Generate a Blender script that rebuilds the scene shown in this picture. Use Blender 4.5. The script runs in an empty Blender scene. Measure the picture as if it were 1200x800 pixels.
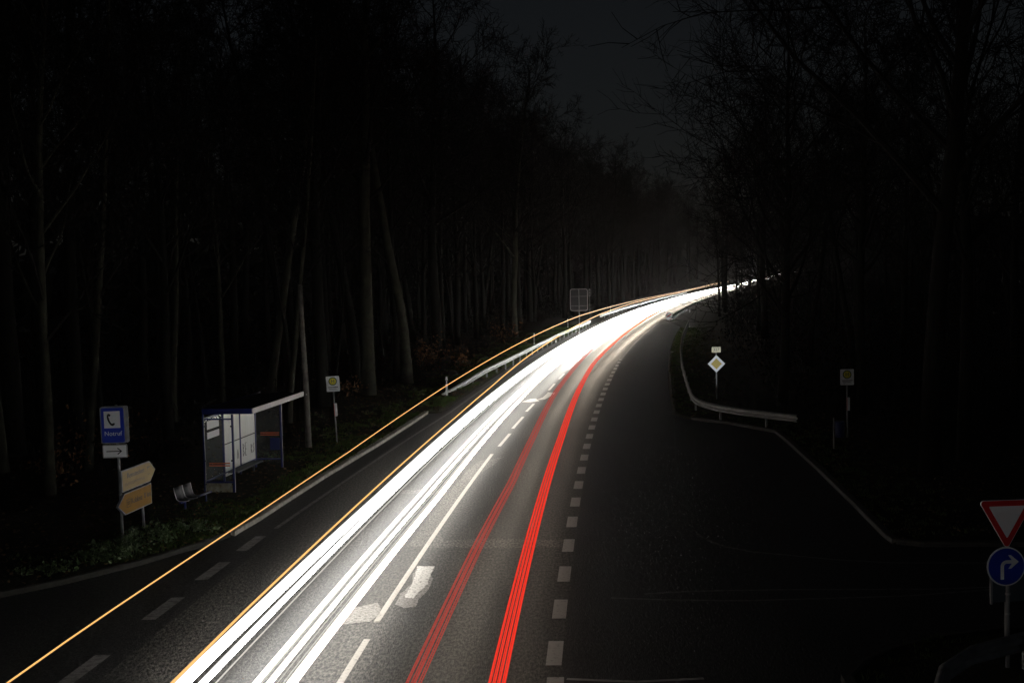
import bpy, math, random
import numpy as np
from mathutils import Vector, Matrix
SC = bpy.context.scene
COL = SC.collection
R = math.radians
PI = math.pi

# ------------------------------------------------------------------ camera
CAM_H, F, YH, ROLL = 6.65, 1530.0, 319.0, R(1.2)
cam_d = bpy.data.cameras.new('camera'); cam = bpy.data.objects.new('camera', cam_d); COL.objects.link(cam)
cam_d.sensor_width = 36.0; cam_d.lens = F / 1200.0 * 36.0
cam_d.clip_start = 0.1; cam_d.clip_end = 6000
pitch = math.atan((400 - YH) / F)
cam.matrix_world = (Matrix.Translation((0, 0, CAM_H)) @ Matrix.Rotation(PI / 2 - pitch, 4, 'X') @ Matrix.Rotation(-ROLL, 4, 'Z'))
SC.camera = cam

# ------------------------------------------------------------------ night sky, moon, exposure
SKY_STRENGTH = 0.0013
w = bpy.data.worlds.new("World"); SC.world = w; w.use_nodes = True
nt = w.node_tree; nt.nodes.clear()
sky = nt.nodes.new('ShaderNodeTexSky'); sky.sky_type = 'NISHITA'; sky.sun_disc = False
sky.sun_elevation = R(28); sky.sun_rotation = R(150)
hs = nt.nodes.new('ShaderNodeHueSaturation'); hs.inputs['Saturation'].default_value = 0.55
bg = nt.nodes.new('ShaderNodeBackground'); bg.inputs['Strength'].default_value = SKY_STRENGTH
wo = nt.nodes.new('ShaderNodeOutputWorld')
nt.links.new(sky.outputs[0], hs.inputs['Color']); nt.links.new(hs.outputs[0], bg.inputs['Color']); nt.links.new(bg.outputs[0], wo.inputs[0])
sun_d = bpy.data.lights.new('moon', 'SUN'); sun_d.energy = 0.012; sun_d.angle = R(0.5); sun_d.color = (0.80, 0.88, 1.0)
sun = bpy.data.objects.new('moon', sun_d); COL.objects.link(sun)
sun.rotation_euler = (R(62), 0, R(30))
vs = SC.view_settings
vs.view_transform = 'Standard'; vs.look = 'None'; vs.gamma = 1; vs.exposure = 0; vs.use_curve_mapping = False
SC.cycles.use_denoising = True
try: SC.cycles.denoiser = 'OPENIMAGEDENOISE'; SC.cycles.denoising_prefilter = 'ACCURATE'; SC.cycles.denoising_input_passes = 'RGB_ALBEDO_NORMAL'
except Exception: pass
SC.cycles.use_light_tree = True
SC.cycles.max_bounces = 5; SC.cycles.diffuse_bounces = 2; SC.cycles.glossy_bounces = 3
SC.cycles.transparent_max_bounces = 12; SC.cycles.transmission_bounces = 4; SC.cycles.volume_bounces = 0
SC.cycles.caustics_reflective = False; SC.cycles.caustics_refractive = False
SC.cycles.sample_clamp_indirect = 4.0

WHITE_L = 5.0        # radiance of the headlight streaks near the camera
HAZE = 0.00032

# ------------------------------------------------------------------ helpers
def tag(o, label=None, cat=None, group=None, kind=None):
    if label: o['label'] = label
    if cat: o['category'] = cat
    if group: o['group'] = group
    if kind: o['kind'] = kind
    return o

def empty(name, loc, rz=0.0, label=None, cat=None, group=None, rx=0, ry=0):
    o = bpy.data.objects.new(name, None); COL.objects.link(o)
    o.empty_display_size = 0.3
    o.location = loc; o.rotation_euler = (rx, ry, rz)
    return tag(o, label, cat, group)

class MB:
    def __init__(s): s.v = []; s.f = []
    def quad(s, a, b, c, d):
        n = len(s.v); s.v += [tuple(a), tuple(b), tuple(c), tuple(d)]; s.f.append((n, n+1, n+2, n+3)); return s
    def tri(s, a, b, c):
        n = len(s.v); s.v += [tuple(a), tuple(b), tuple(c)]; s.f.append((n, n+1, n+2)); return s
    def box(s, c, d, rz=0, rx=0, ry=0):
        n = len(s.v)
        m = Matrix.Rotation(rz, 3, 'Z') @ Matrix.Rotation(ry, 3, 'Y') @ Matrix.Rotation(rx, 3, 'X')
        for x in (-.5, .5):
            for y in (-.5, .5):
                for z in (-.5, .5):
                    p = m @ Vector((x*d[0], y*d[1], z*d[2])); s.v.append((c[0]+p.x, c[1]+p.y, c[2]+p.z))
        s.f += [(n, n+1, n+3, n+2), (n+4, n+6, n+7, n+5), (n, n+4, n+5, n+1), (n+2, n+3, n+7, n+6), (n, n+2, n+6, n+4), (n+1, n+5, n+7, n+3)]
        return s
    def tube(s, pts, rad, n=8, cap=True):
        pts = [Vector(p) for p in pts]
        if not hasattr(rad, '__len__'): rad = [rad] * len(pts)
        base = len(s.v); up = None
        for i, p in enumerate(pts):
            t = (pts[min(i+1, len(pts)-1)] - pts[max(i-1, 0)])
            if t.length < 1e-9: t = Vector((0, 0, 1))
            t.normalize()
            if up is None:
                up = Vector((0, 0, 1)) if abs(t.z) < .9 else Vector((1, 0, 0))
            a = t.cross(up)
            if a.length < 1e-6: a = t.cross(Vector((1, 0, 0)))
            a.normalize(); b = a.cross(t); b.normalize(); up = b
            for k in range(n):
                an = 2*PI*k/n; q = p + (a*math.cos(an) + b*math.sin(an)) * rad[i]
                s.v.append((q.x, q.y, q.z))
        for i in range(len(pts)-1):
            for k in range(n):
                k2 = (k+1) % n
                s.f.append((base+i*n+k, base+i*n+k2, base+(i+1)*n+k2, base+(i+1)*n+k))
        if cap and n > 2:
            s.f.append(tuple(base+k for k in reversed(range(n)))); s.f.append(tuple(base+(len(pts)-1)*n+k for k in range(n)))
        return s
    def prism(s, poly, y0, y1):
        """outline in x,z extruded from y0 to y1"""
        n = len(poly); b = len(s.v)
        for (x, z) in poly: s.v.append((x, y0, z))
        for (x, z) in poly: s.v.append((x, y1, z))
        s.f.append(tuple(range(b, b+n))); s.f.append(tuple(reversed(range(b+n, b+2*n))))
        for k in range(n):
            k2 = (k+1) % n; s.f.append((b+k, b+n+k, b+n+k2, b+k2))
        return s
    def sheet(s, poly, z):
        b = len(s.v)
        for (x, y) in poly: s.v.append((x, y, z))
        s.f.append(tuple(range(b, b+len(poly)))); return s
    def mesh(s, name, m, smooth=False):
        me = bpy.data.meshes.new(name); me.from_pydata(s.v, [], s.f); me.update()
        if m: me.materials.append(m)
        if smooth: me.polygons.foreach_set('use_smooth', [True]*len(me.polygons))
        return me
    def build(s, name, m, parent=None, smooth=False, bevel=0):
        o = bpy.data.objects.new(name, s.mesh(name, m, smooth)); COL.objects.link(o)
        if parent: o.parent = parent
        if bevel:
            b = o.modifiers.new('bevel', 'BEVEL'); b.width = bevel; b.segments = 2; b.limit_method = 'ANGLE'
        return o

def text(name, body, size, m, parent, loc, rot=(PI/2, 0, 0), depth=0.002, sx=1.0, align='CENTER'):
    c = bpy.data.curves.new(name, 'FONT'); c.body = body; c.size = size; c.extrude = depth; c.align_x = align; c.align_y = 'CENTER'
    t = bpy.data.objects.new(name, c); COL.objects.link(t)
    bpy.context.view_layer.update()
    me = bpy.data.meshes.new_from_object(t.evaluated_get(bpy.context.evaluated_depsgraph_get()))
    bpy.data.objects.remove(t); bpy.data.curves.remove(c)
    me.materials.clear(); me.materials.append(m); me.name = name
    o = bpy.data.objects.new(name, me); COL.objects.link(o); o.parent = parent
    o.location = loc; o.rotation_euler = rot; o.scale = (sx, 1, 1)
    return o

# ------------------------------------------------------------------ materials
def mat(name, col, rough=.6, metal=0., spec=.5, noise=0., nscale=8., bump=0., col2=None, trans=0., detail=5., bscale=None, alpha=1.):
    m = bpy.data.materials.new(name); m.use_nodes = True; t = m.node_tree; p = t.nodes['Principled BSDF']
    p.inputs['Base Color'].default_value = (*col, 1); p.inputs['Roughness'].default_value = rough
    p.inputs['Metallic'].default_value = metal; p.inputs['Specular IOR Level'].default_value = spec
    p.inputs['Transmission Weight'].default_value = trans
    p.inputs['Alpha'].default_value = alpha
    tc = t.nodes.new('ShaderNodeTexCoord')
    if noise > 0 or col2:
        n = t.nodes.new('ShaderNodeTexNoise'); n.inputs['Scale'].default_value = nscale; n.inputs['Detail'].default_value = detail
        t.links.new(tc.outputs['Object'], n.inputs['Vector'])
        r = t.nodes.new('ShaderNodeValToRGB')
        c2 = col2 if col2 else tuple(c*(1-noise) for c in col)
        r.color_ramp.elements[0].position = .35; r.color_ramp.elements[1].position = .65
        r.color_ramp.elements[0].color = (*c2, 1); r.color_ramp.elements[1].color = (*col, 1)
        t.links.new(n.outputs['Fac'], r.inputs[0]); t.links.new(r.outputs[0], p.inputs['Base Color'])
    if bump > 0:
        n2 = t.nodes.new('ShaderNodeTexNoise'); n2.inputs['Scale'].default_value = bscale or nscale*4; n2.inputs['Detail'].default_value = 6
        t.links.new(tc.outputs['Object'], n2.inputs['Vector'])
        b = t.nodes.new('ShaderNodeBump'); b.inputs['Strength'].default_value = 1; b.inputs['Distance'].default_value = bump
        t.links.new(n2.outputs['Fac'], b.inputs['Height']); t.links.new(b.outputs[0], p.inputs['Normal'])
    return m

def asphalt_mat(name, c0, c1, grain=.55, rough=.56, spec=.45):
    m = bpy.data.materials.new(name); m.use_nodes = True; t = m.node_tree; p = t.nodes['Principled BSDF']; L = t.links.new
    tc = t.nodes.new('ShaderNodeTexCoord')
    big = t.nodes.new('ShaderNodeTexNoise'); big.inputs['Scale'].default_value = .35; big.inputs['Detail'].default_value = 6
    mp = t.nodes.new('ShaderNodeMapping'); mp.inputs['Scale'].default_value = (2.2, .25, 1); mp.inputs['Rotation'].default_value = (0, 0, R(6))
    L(tc.outputs['Object'], mp.inputs[0]); L(mp.outputs[0], big.inputs['Vector'])
    r = t.nodes.new('ShaderNodeValToRGB'); r.color_ramp.elements[0].position = .35; r.color_ramp.elements[1].position = .68
    r.color_ramp.elements[0].color = (*c0, 1); r.color_ramp.elements[1].color = (*c1, 1)
    L(big.outputs['Fac'], r.inputs[0])
    fine = t.nodes.new('ShaderNodeTexNoise'); fine.inputs['Scale'].default_value = 19; fine.inputs['Detail'].default_value = 3; fine.inputs['Roughness'].default_value = .7
    mg = t.nodes.new('ShaderNodeMapping'); mg.inputs['Scale'].default_value = (1.0, .34, 1); L(tc.outputs['Object'], mg.inputs[0]); L(mg.outputs[0], fine.inputs['Vector'])
    fr = t.nodes.new('ShaderNodeMapRange'); fr.clamp = False; fr.inputs['From Min'].default_value = .40; fr.inputs['From Max'].default_value = .60
    fr.inputs['To Min'].default_value = 1 - grain; fr.inputs['To Max'].default_value = 1 + grain
    L(fine.outputs['Fac'], fr.inputs[0])
    mx = t.nodes.new('ShaderNodeMix'); mx.data_type = 'RGBA'; mx.blend_type = 'MULTIPLY'; mx.inputs[0].default_value = 1
    cmb = t.nodes.new('ShaderNodeCombineColor')
    for k in range(3): L(fr.outputs[0], cmb.inputs[k])
    L(r.outputs[0], mx.inputs[6]); L(cmb.outputs[0], mx.inputs[7]); L(mx.outputs[2], p.inputs['Base Color'])
    vor = t.nodes.new('ShaderNodeTexVoronoi'); vor.inputs['Scale'].default_value = 45
    L(mg.outputs[0], vor.inputs['Vector'])
    b = t.nodes.new('ShaderNodeBump'); b.inputs['Strength'].default_value = .8; b.inputs['Distance'].default_value = .006
    b2 = t.nodes.new('ShaderNodeBump'); b2.inputs['Strength'].default_value = .9; b2.inputs['Distance'].default_value = .012
    L(vor.outputs['Distance'], b.inputs['Height']); L(fine.outputs['Fac'], b2.inputs['Height']); L(b.outputs[0], b2.inputs['Normal']); L(b2.outputs[0], p.inputs['Normal'])
    p.inputs['Roughness'].default_value = rough; p.inputs['Specular IOR Level'].default_value = spec
    return m

def paint_mat(name, col, worn=.5, scale=9.):
    """road paint rubbed through to the asphalt in spots"""
    m = bpy.data.materials.new(name); m.use_nodes = True; t = m.node_tree; p = t.nodes['Principled BSDF']; L = t.links.new
    tc = t.nodes.new('ShaderNodeTexCoord'); n = t.nodes.new('ShaderNodeTexNoise'); n.inputs['Scale'].default_value = scale; n.inputs['Detail'].default_value = 10; n.inputs['Roughness'].default_value = .72
    L(tc.outputs['Object'], n.inputs['Vector'])
    r = t.nodes.new('ShaderNodeValToRGB'); r.color_ramp.elements[0].position = max(0.01, worn-.08); r.color_ramp.elements[1].position = worn+.06
    r.color_ramp.elements[0].color = (.075, .07, .065, 1); r.color_ramp.elements[1].color = (*col, 1)
    L(n.outputs['Fac'], r.inputs[0]); L(r.outputs[0], p.inputs['Base Color'])
    p.inputs['Roughness'].default_value = .55
    b = t.nodes.new('ShaderNodeBump'); b.inputs['Distance'].default_value = .004; L(n.outputs['Fac'], b.inputs['Height']); L(b.outputs[0], p.inputs['Normal'])
    return m

def lamp_mat(name, col, top, side, down, y0=30., y1=170., far_col=None, down_col=None):
    """glowing lamp trace with its own side and underside glow, added to light road and verge;
    each of top / side / down is a pair (near the camera, far round the bend)"""
    m = bpy.data.materials.new(name); m.use_nodes = True; t = m.node_tree; t.nodes.clear(); L = t.links.new
    e = t.nodes.new('ShaderNodeEmission'); e.inputs[0].default_value = (*col, 1); o = t.nodes.new('ShaderNodeOutputMaterial')
    g = t.nodes.new('ShaderNodeNewGeometry'); s = t.nodes.new('ShaderNodeSeparateXYZ'); L(g.outputs['Position'], s.inputs[0])
    sn = t.nodes.new('ShaderNodeSeparateXYZ'); L(g.outputs['True Normal'], sn.inputs[0])
    def rng_(src, a, b, c, d, k='LINEAR'):
        mr = t.nodes.new('ShaderNodeMapRange'); mr.interpolation_type = k
        for nm, v in (('From Min', a), ('From Max', b), ('To Min', c), ('To Max', d)):
            if hasattr(v, 'node'): L(v, mr.inputs[nm])
            else: mr.inputs[nm].default_value = v
        L(src, mr.inputs['Value']); return mr.outputs[0]
    T, S, D = (rng_(s.outputs['Y'], y0, y1, p[0], p[1], 'SMOOTHSTEP') for p in (top, side, down))
    a = rng_(sn.outputs['Z'], -.80, -.60, D, S)
    b = rng_(sn.outputs['Z'], .18, .34, a, T)
    L(b, e.inputs[1]); L(e.outputs[0], o.inputs[0])
    if far_col:  # far end shifted in colour, the bloom of the glare put into the emission
        mx = t.nodes.new('ShaderNodeMix'); mx.data_type = 'RGBA'; mx.inputs[6].default_value = (*col, 1); mx.inputs[7].default_value = (*far_col, 1)
        L(rng_(s.outputs['Y'], 75, 150, 0, 1), mx.inputs[0]); L(mx.outputs[2], e.inputs[0])
        if down_col:
            m2 = t.nodes.new('ShaderNodeMix'); m2.data_type = 'RGBA'; m2.inputs[6].default_value = (*down_col, 1); L(mx.outputs[2], m2.inputs[7])
            L(rng_(sn.outputs['Z'], -.75, -.60, 0, 1), m2.inputs[0]); L(m2.outputs[2], e.inputs[0])
    return m

M = {}
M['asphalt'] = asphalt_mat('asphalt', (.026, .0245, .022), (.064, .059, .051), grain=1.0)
M['asphalt_dimmed'] = asphalt_mat('dimmed_asphalt', (.015, .0145, .014), (.026, .025, .023), grain=.8)  # asphalt darkened for the light falling off beside the traffic lanes
M['patch'] = asphalt_mat('patched_asphalt', (.060, .056, .050), (.125, .116, .102), grain=.9)
M['tar'] = mat('tar', (.018, .017, .016), .5, noise=.4, nscale=6, bump=.003)
M['paint'] = paint_mat('road_paint', (.50, .47, .43), .40, 14)
M['paint_grey'] = paint_mat('grey_road_paint', (.46, .45, .43), .40, 12)
M['paint_worn'] = paint_mat('worn_road_paint', (.36, .34, .31), .50, 16)
M['paint_thin'] = paint_mat('thin_road_paint', (.22, .21, .20), .47, 6)
M['kerb'] = mat('kerb_stone', (.26, .24, .21), .8, noise=.45, nscale=5, bump=.004)
M['kerb_shaded'] = mat('shaded_kerb', (.045, .04, .035), .85, noise=.5, nscale=5, bump=.004)  # kerb stone darkened where hardly any lamp light arrives
M['kerb_deep_shaded'] = mat('deep_shaded_kerb', (.018, .018, .013), .9, noise=.5, nscale=5, bump=.004)  # still darker kerb copy, keeps the near left edge dim under the traces
M['ground'] = mat('forest_floor', (.026, .021, .014), .9, col2=(.010, .012, .006), nscale=1.7, bump=.05, bscale=9, spec=.1)
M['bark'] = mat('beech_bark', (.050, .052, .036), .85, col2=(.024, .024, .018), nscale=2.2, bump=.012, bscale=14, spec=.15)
M['bark_shaded'] = mat('shaded_bark', (.011, .0115, .009), .9, col2=(.006, .006, .005), nscale=2.2, bump=.012, bscale=14, spec=.1)  # shaded copy of the beech bark, keeps the unlit trunks dark
M['twig'] = mat('twig_bark', (.010, .009, .008), .9, spec=.1)
M['needle'] = mat('spruce_needles', (.012, .022, .010), .8, spec=.15, noise=.5, nscale=2)
M['steel'] = mat('galvanised_steel', (.46, .47, .48), .42, metal=.75, noise=.3, nscale=3, bump=.001)
M['steel_dull'] = mat('weathered_zinc', (.30, .31, .32), .6, metal=.3, noise=.35, nscale=4)
M['steel_darkened'] = mat('darkened_zinc', (.24, .235, .23), .40, metal=.7, noise=.4, nscale=3)  # zinc darkened to offset the spot light spilling on the rail bend
M['white'] = mat('white_sheeting', (.78, .80, .82), .35)
M['offwhite'] = mat('yellowed_white_sheeting', (.40, .30, .14), .45, spec=.08, noise=.12, nscale=3)
M['cream'] = mat('cream_sheeting', (.80, .76, .52), .4)
M['yellow'] = mat('yellow_sheeting', (.30, .15, .004), .4, spec=.08, noise=.15, nscale=3)
M['gold'] = mat('gold_sheeting', (.42, .30, .006), .4)
M['hyellow'] = mat('bus_stop_yellow', (.72, .62, .04), .4)
M['green'] = mat('bus_stop_green', (.01, .10, .05), .4)
M['blue'] = mat('blue_sheeting', (.008, .035, .42), .4)
M['blue_paint'] = mat('dark_blue_paint', (.008, .016, .13), .35, noise=.2, nscale=8)
M['red'] = mat('red_sheeting', (.52, .012, .015), .4)
M['black'] = mat('black_sheeting', (.008, .008, .009), .5)
M['grey'] = mat('grey_paint', (.34, .33, .34), .45, noise=.15, nscale=6)
M['lilac'] = mat('light_grey_fascia', (.50, .47, .49), .45, noise=.15, nscale=6)
M['dark_metal'] = mat('dark_metal', (.035, .037, .04), .5, metal=.3)
M['orange'] = mat('orange_film', (.75, .14, .04), .5)
M['paper'] = mat('white_paper', (.88, .88, .90), .6)
M['print'] = mat('grey_print', (.12, .13, .15), .6)
M['wood'] = mat('weathered_pole', (.16, .15, .13), .8, noise=.5, nscale=5, bump=.006)
M['bin'] = mat('blue_plastic', (.004, .012, .09), .45)
M['grass'] = mat('verge_grass', (.055, .090, .018), .8, col2=(.030, .046, .012), nscale=.8, spec=.2)
M['leaf_green'] = mat('ivy_leaf', (.075, .115, .045), .55, col2=(.035, .065, .02), nscale=3, spec=.4)
M['leaf_dry'] = mat('dry_beech_leaf', (.20, .095, .035), .8, col2=(.09, .05, .025), nscale=2, spec=.2)
M['litter'] = mat('leaf_litter', (.13, .075, .035), .9, col2=(.055, .04, .02), nscale=3, spec=.1)
M['brush'] = mat('brushwood', (.008, .008, .006), .95, col2=(.005, .006, .004), nscale=.5, spec=.05)
M['glass'] = mat('clear_glass', (.5, .55, .55), .05, trans=0, alpha=.06, spec=.8)
M['tail_amber'] = mat('amber_reflector', (.8, .2, .05), .3)

def frosted():
    m = bpy.data.materials.new('weathered_glass_wall'); m.use_nodes = True; t = m.node_tree; p = t.nodes['Principled BSDF']; L = t.links.new
    tc = t.nodes.new('ShaderNodeTexCoord'); mp = t.nodes.new('ShaderNodeMapping'); mp.inputs['Scale'].default_value = (3, 5.5, .8)
    n = t.nodes.new('ShaderNodeTexNoise'); n.inputs['Scale'].default_value = 1.6; n.inputs['Detail'].default_value = 8; n.inputs['Distortion'].default_value = 1.2
    L(tc.outputs['Object'], mp.inputs[0]); L(mp.outputs[0], n.inputs['Vector'])
    r = t.nodes.new('ShaderNodeValToRGB'); e = r.color_ramp.elements
    e[0].position = .3; e[0].color = (.72, .73, .71, 1); e[1].position = .62; e[1].color = (.84, .85, .83, 1)
    x = r.color_ramp.elements.new(.70); x.color = (.85, .85, .83, 1)
    L(n.outputs['Fac'], r.inputs[0]); L(r.outputs[0], p.inputs['Base Color']); p.inputs['Roughness'].default_value = .35
    b = t.nodes.new('ShaderNodeBump'); b.inputs['Distance'].default_value = .02; L(n.outputs['Fac'], b.inputs['Height']); L(b.outputs[0], p.inputs['Normal'])
    return m
M['frosted'] = frosted()
M['dirty_glass'] = mat('dirty_glass', (.60, .60, .50), .5, col2=(.28, .24, .13), nscale=5, alpha=.62)

M['head'] = lamp_mat('headlamp_glow', (1.0, .98, .94), (1.6, 5.), (26., 12.), (10., 300.), 70, 190)
M['head_mid'] = lamp_mat('middle_headlamp_glow', (1.0, .96, .89), (1.6, 5.), (9., 10.), (9., 260.), 75, 200)
M['head_right'] = lamp_mat('bright_headlamp_glow', (1.0, .94, .84), (1.6, 5.), (8., 10.), (9., 300.), 70, 190)
M['head_faint'] = lamp_mat('faint_headlamp_glow', (1.0, .95, .88), (.75, 2.), (.75, 2.), (.75, 2.))
M['amber_glow'] = lamp_mat('amber_marker_glow', (1.0, .52, .17), (1.25, 2.4), (.4, 1.2), (.2, .2), 20, 110, (1.0, .68, .42))
M['tail_fill_glow'] = lamp_mat('tail_lamp_lane_fill', (1.0, .045, .025), (.85, 1.0), (.2, .2), (2.5, 45.), 50, 150, (1.0, .30, .12), (1, .86, .68))  # red on top; warm white underside added to light the outgoing lane
M['tail_fill_glow_dim'] = lamp_mat('dim_tail_lamp_lane_fill', (1.0, .13, .10), (.42, .9), (.15, .2), (10., 60.), 50, 140, (1.0, .40, .25), (1, .88, .72))  # its white underside is an added lane fill, not tail lamp light

# ------------------------------------------------------------------ road geometry (metres; y runs up the road)
POLY = [0.03071615, -0.62563334, 5.2731388, 4.36783501, -4.03414966]
def CX(y): return float(np.polyval(POLY, y/100.0))
def CS(y): return (CX(y+.5) - CX(y-.5))
def off(y, d):
    s = CS(y); n = math.hypot(1, s); return (CX(y) + d/n, y - d*s/n)   # d metres to the right of the centre line
def TZ(y): return max(0., (y-480.)) * .008                              # the road climbs gently far off
def interp(y, tab): return float(np.interp(y, [a for a, _ in tab], [b for _, b in tab]))

XL_N = [(-60, -13.5), (20, -12.2), (27.3, -11.0), (28.4, -10.0), (30.2, -8.8), (32.2, -7.8), (33.7, -7.25), (35.5, -7.05), (42.8, -6.3), (50, -5.4), (56.8, -4.65), (62.2, -4.1)]
def XL(y):
    if y <= 62.2: return interp(y, XL_N)
    return CX(y) - 4.05 - min(1, (y-62.2)/20)*.0
XR_N = [(-60, 4.4), (15, 4.6), (20.6, 5.2), (22.1, 6.3), (22.8, 7.4), (23.3, 8.7), (23.8, 13), (24.2, 60), (29.9, 60), (30.3, 12.5), (30.8, 8.95), (36.2, 9.4), (45, 10.1), (52.1, 10.5), (55.0, 9.3), (57.5, 7.7), (60, 7.2)]
def XR(y):
    if y <= 60: return interp(y, XR_N)
    if y <= 150: return CX(y) + 7.0
    if y <= 168: return CX(y) + 7.0 - (y-150)/18*2.6
    return CX(y) + 4.4

rows = list(np.arange(-60, 14, 4.)) + list(np.arange(14, 66, .35)) + list(np.arange(66, 200, 2.5)) + list(np.arange(200, 1000, 12.)) + [1200, 1600, 2400]
rng = random.Random(7)
def hnoise(x, y):
    return .5*math.sin(x*.31+1.3)*math.cos(y*.23+.4) + .3*math.sin(x*.83+y*.61) + .2*math.sin(x*1.9-y*1.37+2)
def gh(d, x, y):
    """ground height at distance d outside the asphalt"""
    if d <= 0: return -.06
    base = .10 if d < .6 else .10 + min(d-.6, 6)*.02
    return base + min(d/6, 1)*.14*hnoise(x, y) + TZ(y) + max(0, min(y, 900)-250)*.03*min(max(d-8, 0)/20, 1)

# ground: one sheet
dl = [0.16, .4, .8, 1.3, 2, 2.8, 3.8, 5, 6.5, 8, 10, 13, 17, 22, 30, 45, 70, 120, 250, 600]
g = MB(); NX = 2*len(dl)+4
for y in rows:
    xl, xr = XL(y), XR(y)
    xs = [(xl-d, d) for d in reversed(dl)] + [(xl-.15, .16), (xl+.05, 0), (xr-.05, 0), (xr+.15, .16)] + [(xr+d+.001, d) for d in dl]
    for (x, d) in xs: g.v.append((x, y, gh(d, x, y) if d else -.06+TZ(y)))
nr = len(rows)
for i in range(nr-1):
    for k in range(NX-1):
        a = i*NX+k; g.f.append((a, a+1, a+NX+1, a+NX))
tag(g.build('ground', M['ground'], smooth=True), kind='structure')
tag(MB().quad((-5000, -800, -1.2), (5000, -800, -1.2), (5000, 5000, -1.2), (-5000, 5000, -1.2)).build('terrain', M['ground']), kind='structure')

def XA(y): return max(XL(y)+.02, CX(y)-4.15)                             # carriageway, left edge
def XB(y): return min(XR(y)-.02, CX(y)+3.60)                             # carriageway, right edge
for nm, fa, fb, mt in (('road', XA, XB, 'asphalt'), ('layby_surface', XL, XA, 'asphalt_dimmed'), ('junction_surface', XB, XR, 'asphalt_dimmed')):
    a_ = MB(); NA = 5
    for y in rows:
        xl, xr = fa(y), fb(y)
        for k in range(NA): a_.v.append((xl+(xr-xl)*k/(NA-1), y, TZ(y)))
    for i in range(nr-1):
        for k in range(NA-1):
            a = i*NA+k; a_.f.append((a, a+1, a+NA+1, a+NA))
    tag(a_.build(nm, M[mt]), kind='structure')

# ------------------------------------------------------------------ markings
Z1 = .004
def strip(mb, y0, y1, d0, d1=None, wd=.12, z=Z1, step=2.):
    """painted band along the road between y0 and y1, d metres right of the centre line"""
    if d1 is None: d1 = d0
    n = max(1, int((y1-y0)/step))
    for i in range(n):
        ya, yb = y0+(y1-y0)*i/n, y0+(y1-y0)*(i+1)/n
        da, db = d0+(d1-d0)*i/n, d0+(d1-d0)*(i+1)/n
        p = [off(ya, da-wd/2), off(ya, da+wd/2), off(yb, db+wd/2), off(yb, db-wd/2)]
        mb.quad(*[(q[0], q[1], z+TZ(q[1])) for q in p])
def polyline(mb, pts, wd, z=Z1):
    for (a, b) in zip(pts[:-1], pts[1:]):
        a, b = Vector((*a, 0)), Vector((*b, 0)); t = (b-a).normalized(); n = Vector((-t.y, t.x, 0))*wd/2
        mb.quad(*[(v.x, v.y, z) for v in (a-n, b-n, b+n, a+n)])
mk = MB()
strip(mk, 15, 17.2, -.08); strip(mk, 20.2, 23.6, -.05)
strip(mk, 24.75, 47.7, -.08, 0)
y = 49.8
for (y0, y1) in ((49.8, 53.7), (55.4, 59.9), (62.1, 65.7)): strip(mk, y0, y1, .05, .1, .13)
for y0 in (73.1, 80.5, 88.2, 95.8, 103.5, 111): strip(mk, y0, y0+4.2, .27, .27, .13)
strip(mk, 118, 600, .25, .1, .13, step=8)
tag(mk.build('centre_line_marking', M['paint']), kind='structure')
mk = MB()
for i in range(26):
    y0 = 22.0 + 3.0*i/1.004
    d = 3.42
    strip(mk, y0, y0+1.45, d, d, .27 if i < 20 else .22)
tag(mk.build('block_marking', M['paint_grey']), kind='structure')
mk = MB()
strip(mk, 97.5, 175, 3.45, 3.9, .16, step=3); strip(mk, 175, 600, 3.7, 3.7, .14, step=8)
strip(mk, 34.0, 62, -4.42, -3.62, .12); strip(mk, 62, 600, -3.62, -3.5, .12, step=4)
for (x0, y0) in ((-7.55, 21.2), (-7.25, 25.3), (-7.0, 28.6), (-6.72, 31.6)):
    x1 = x0+.15; y1 = y0+1.75
    mk.quad((x0-.14, y0, Z1), (x0+.14, y0, Z1), (x1+.14, y1, Z1), (x1-.14, y1, Z1))
tag(mk.build('edge_line_marking', M['paint_thin']), kind='structure')
mk = MB()
polyline(mk, [(1.9, 26.25), (3.0, 26.0), (4.5, 25.8), (7.8, 25.9), (10.2, 26.4), (16, 27.2)], .10)
polyline(mk, [(2.6, 26.5), (3.6, 26.65), (5.5, 26.62), (8.6, 26.4), (11, 26.55)], .10, Z1+.003)
polyline(mk, [(4.55, 32.5), (4.75, 31.5), (5.0, 30.9), (5.5, 30.3), (6.2, 29.9), (7.2, 29.3), (8.4, 28.85), (12, 28.5)], .10)
tag(mk.build('junction_line_marking', M['paint_thin']), kind='structure')
mk = MB()
polyline(mk, [(.78, 21.02), (1.1, 20.95), (1.9, 20.8), (3, 20.9)], .10)
mk.quad((.38, 19.6, Z1), (.66, 19.6, Z1), (.74, 21.12, Z1), (.46, 21.12, Z1))
tag(mk.build('stop_line_marking', M['paint_grey']), kind='structure')

def blob(mb, pts, z, jit=.03, sub=4, seed=1):
    r = random.Random(seed); out = []
    for (a, b) in zip(pts, pts[1:]+pts[:1]):
        for k in range(sub):
            t = k/sub; out.append((a[0]+(b[0]-a[0])*t+r.uniform(-jit, jit), a[1]+(b[1]-a[1])*t+r.uniform(-jit, jit)*2))
    mb.sheet(out, z)
def px(x, y, z=0.):
    """point on the plane z seen at a pixel of the 1200 x 800 photograph (used only to read positions off it)"""
    p = math.atan((400-YH)/F)
    fw = Vector((0, math.cos(p), -math.sin(p))); up0 = Vector((0, math.sin(p), math.cos(p))); rt0 = Vector((1, 0, 0))
    rt = rt0*math.cos(ROLL)-up0*math.sin(ROLL); up = up0*math.cos(ROLL)+rt0*math.sin(ROLL)
    d = fw*F + rt*(x-600) + up*(400-y); t = (z-CAM_H)/d.z; q = Vector((0, 0, CAM_H))+d*t
    return (q.x, q.y)
mk = MB()
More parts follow.
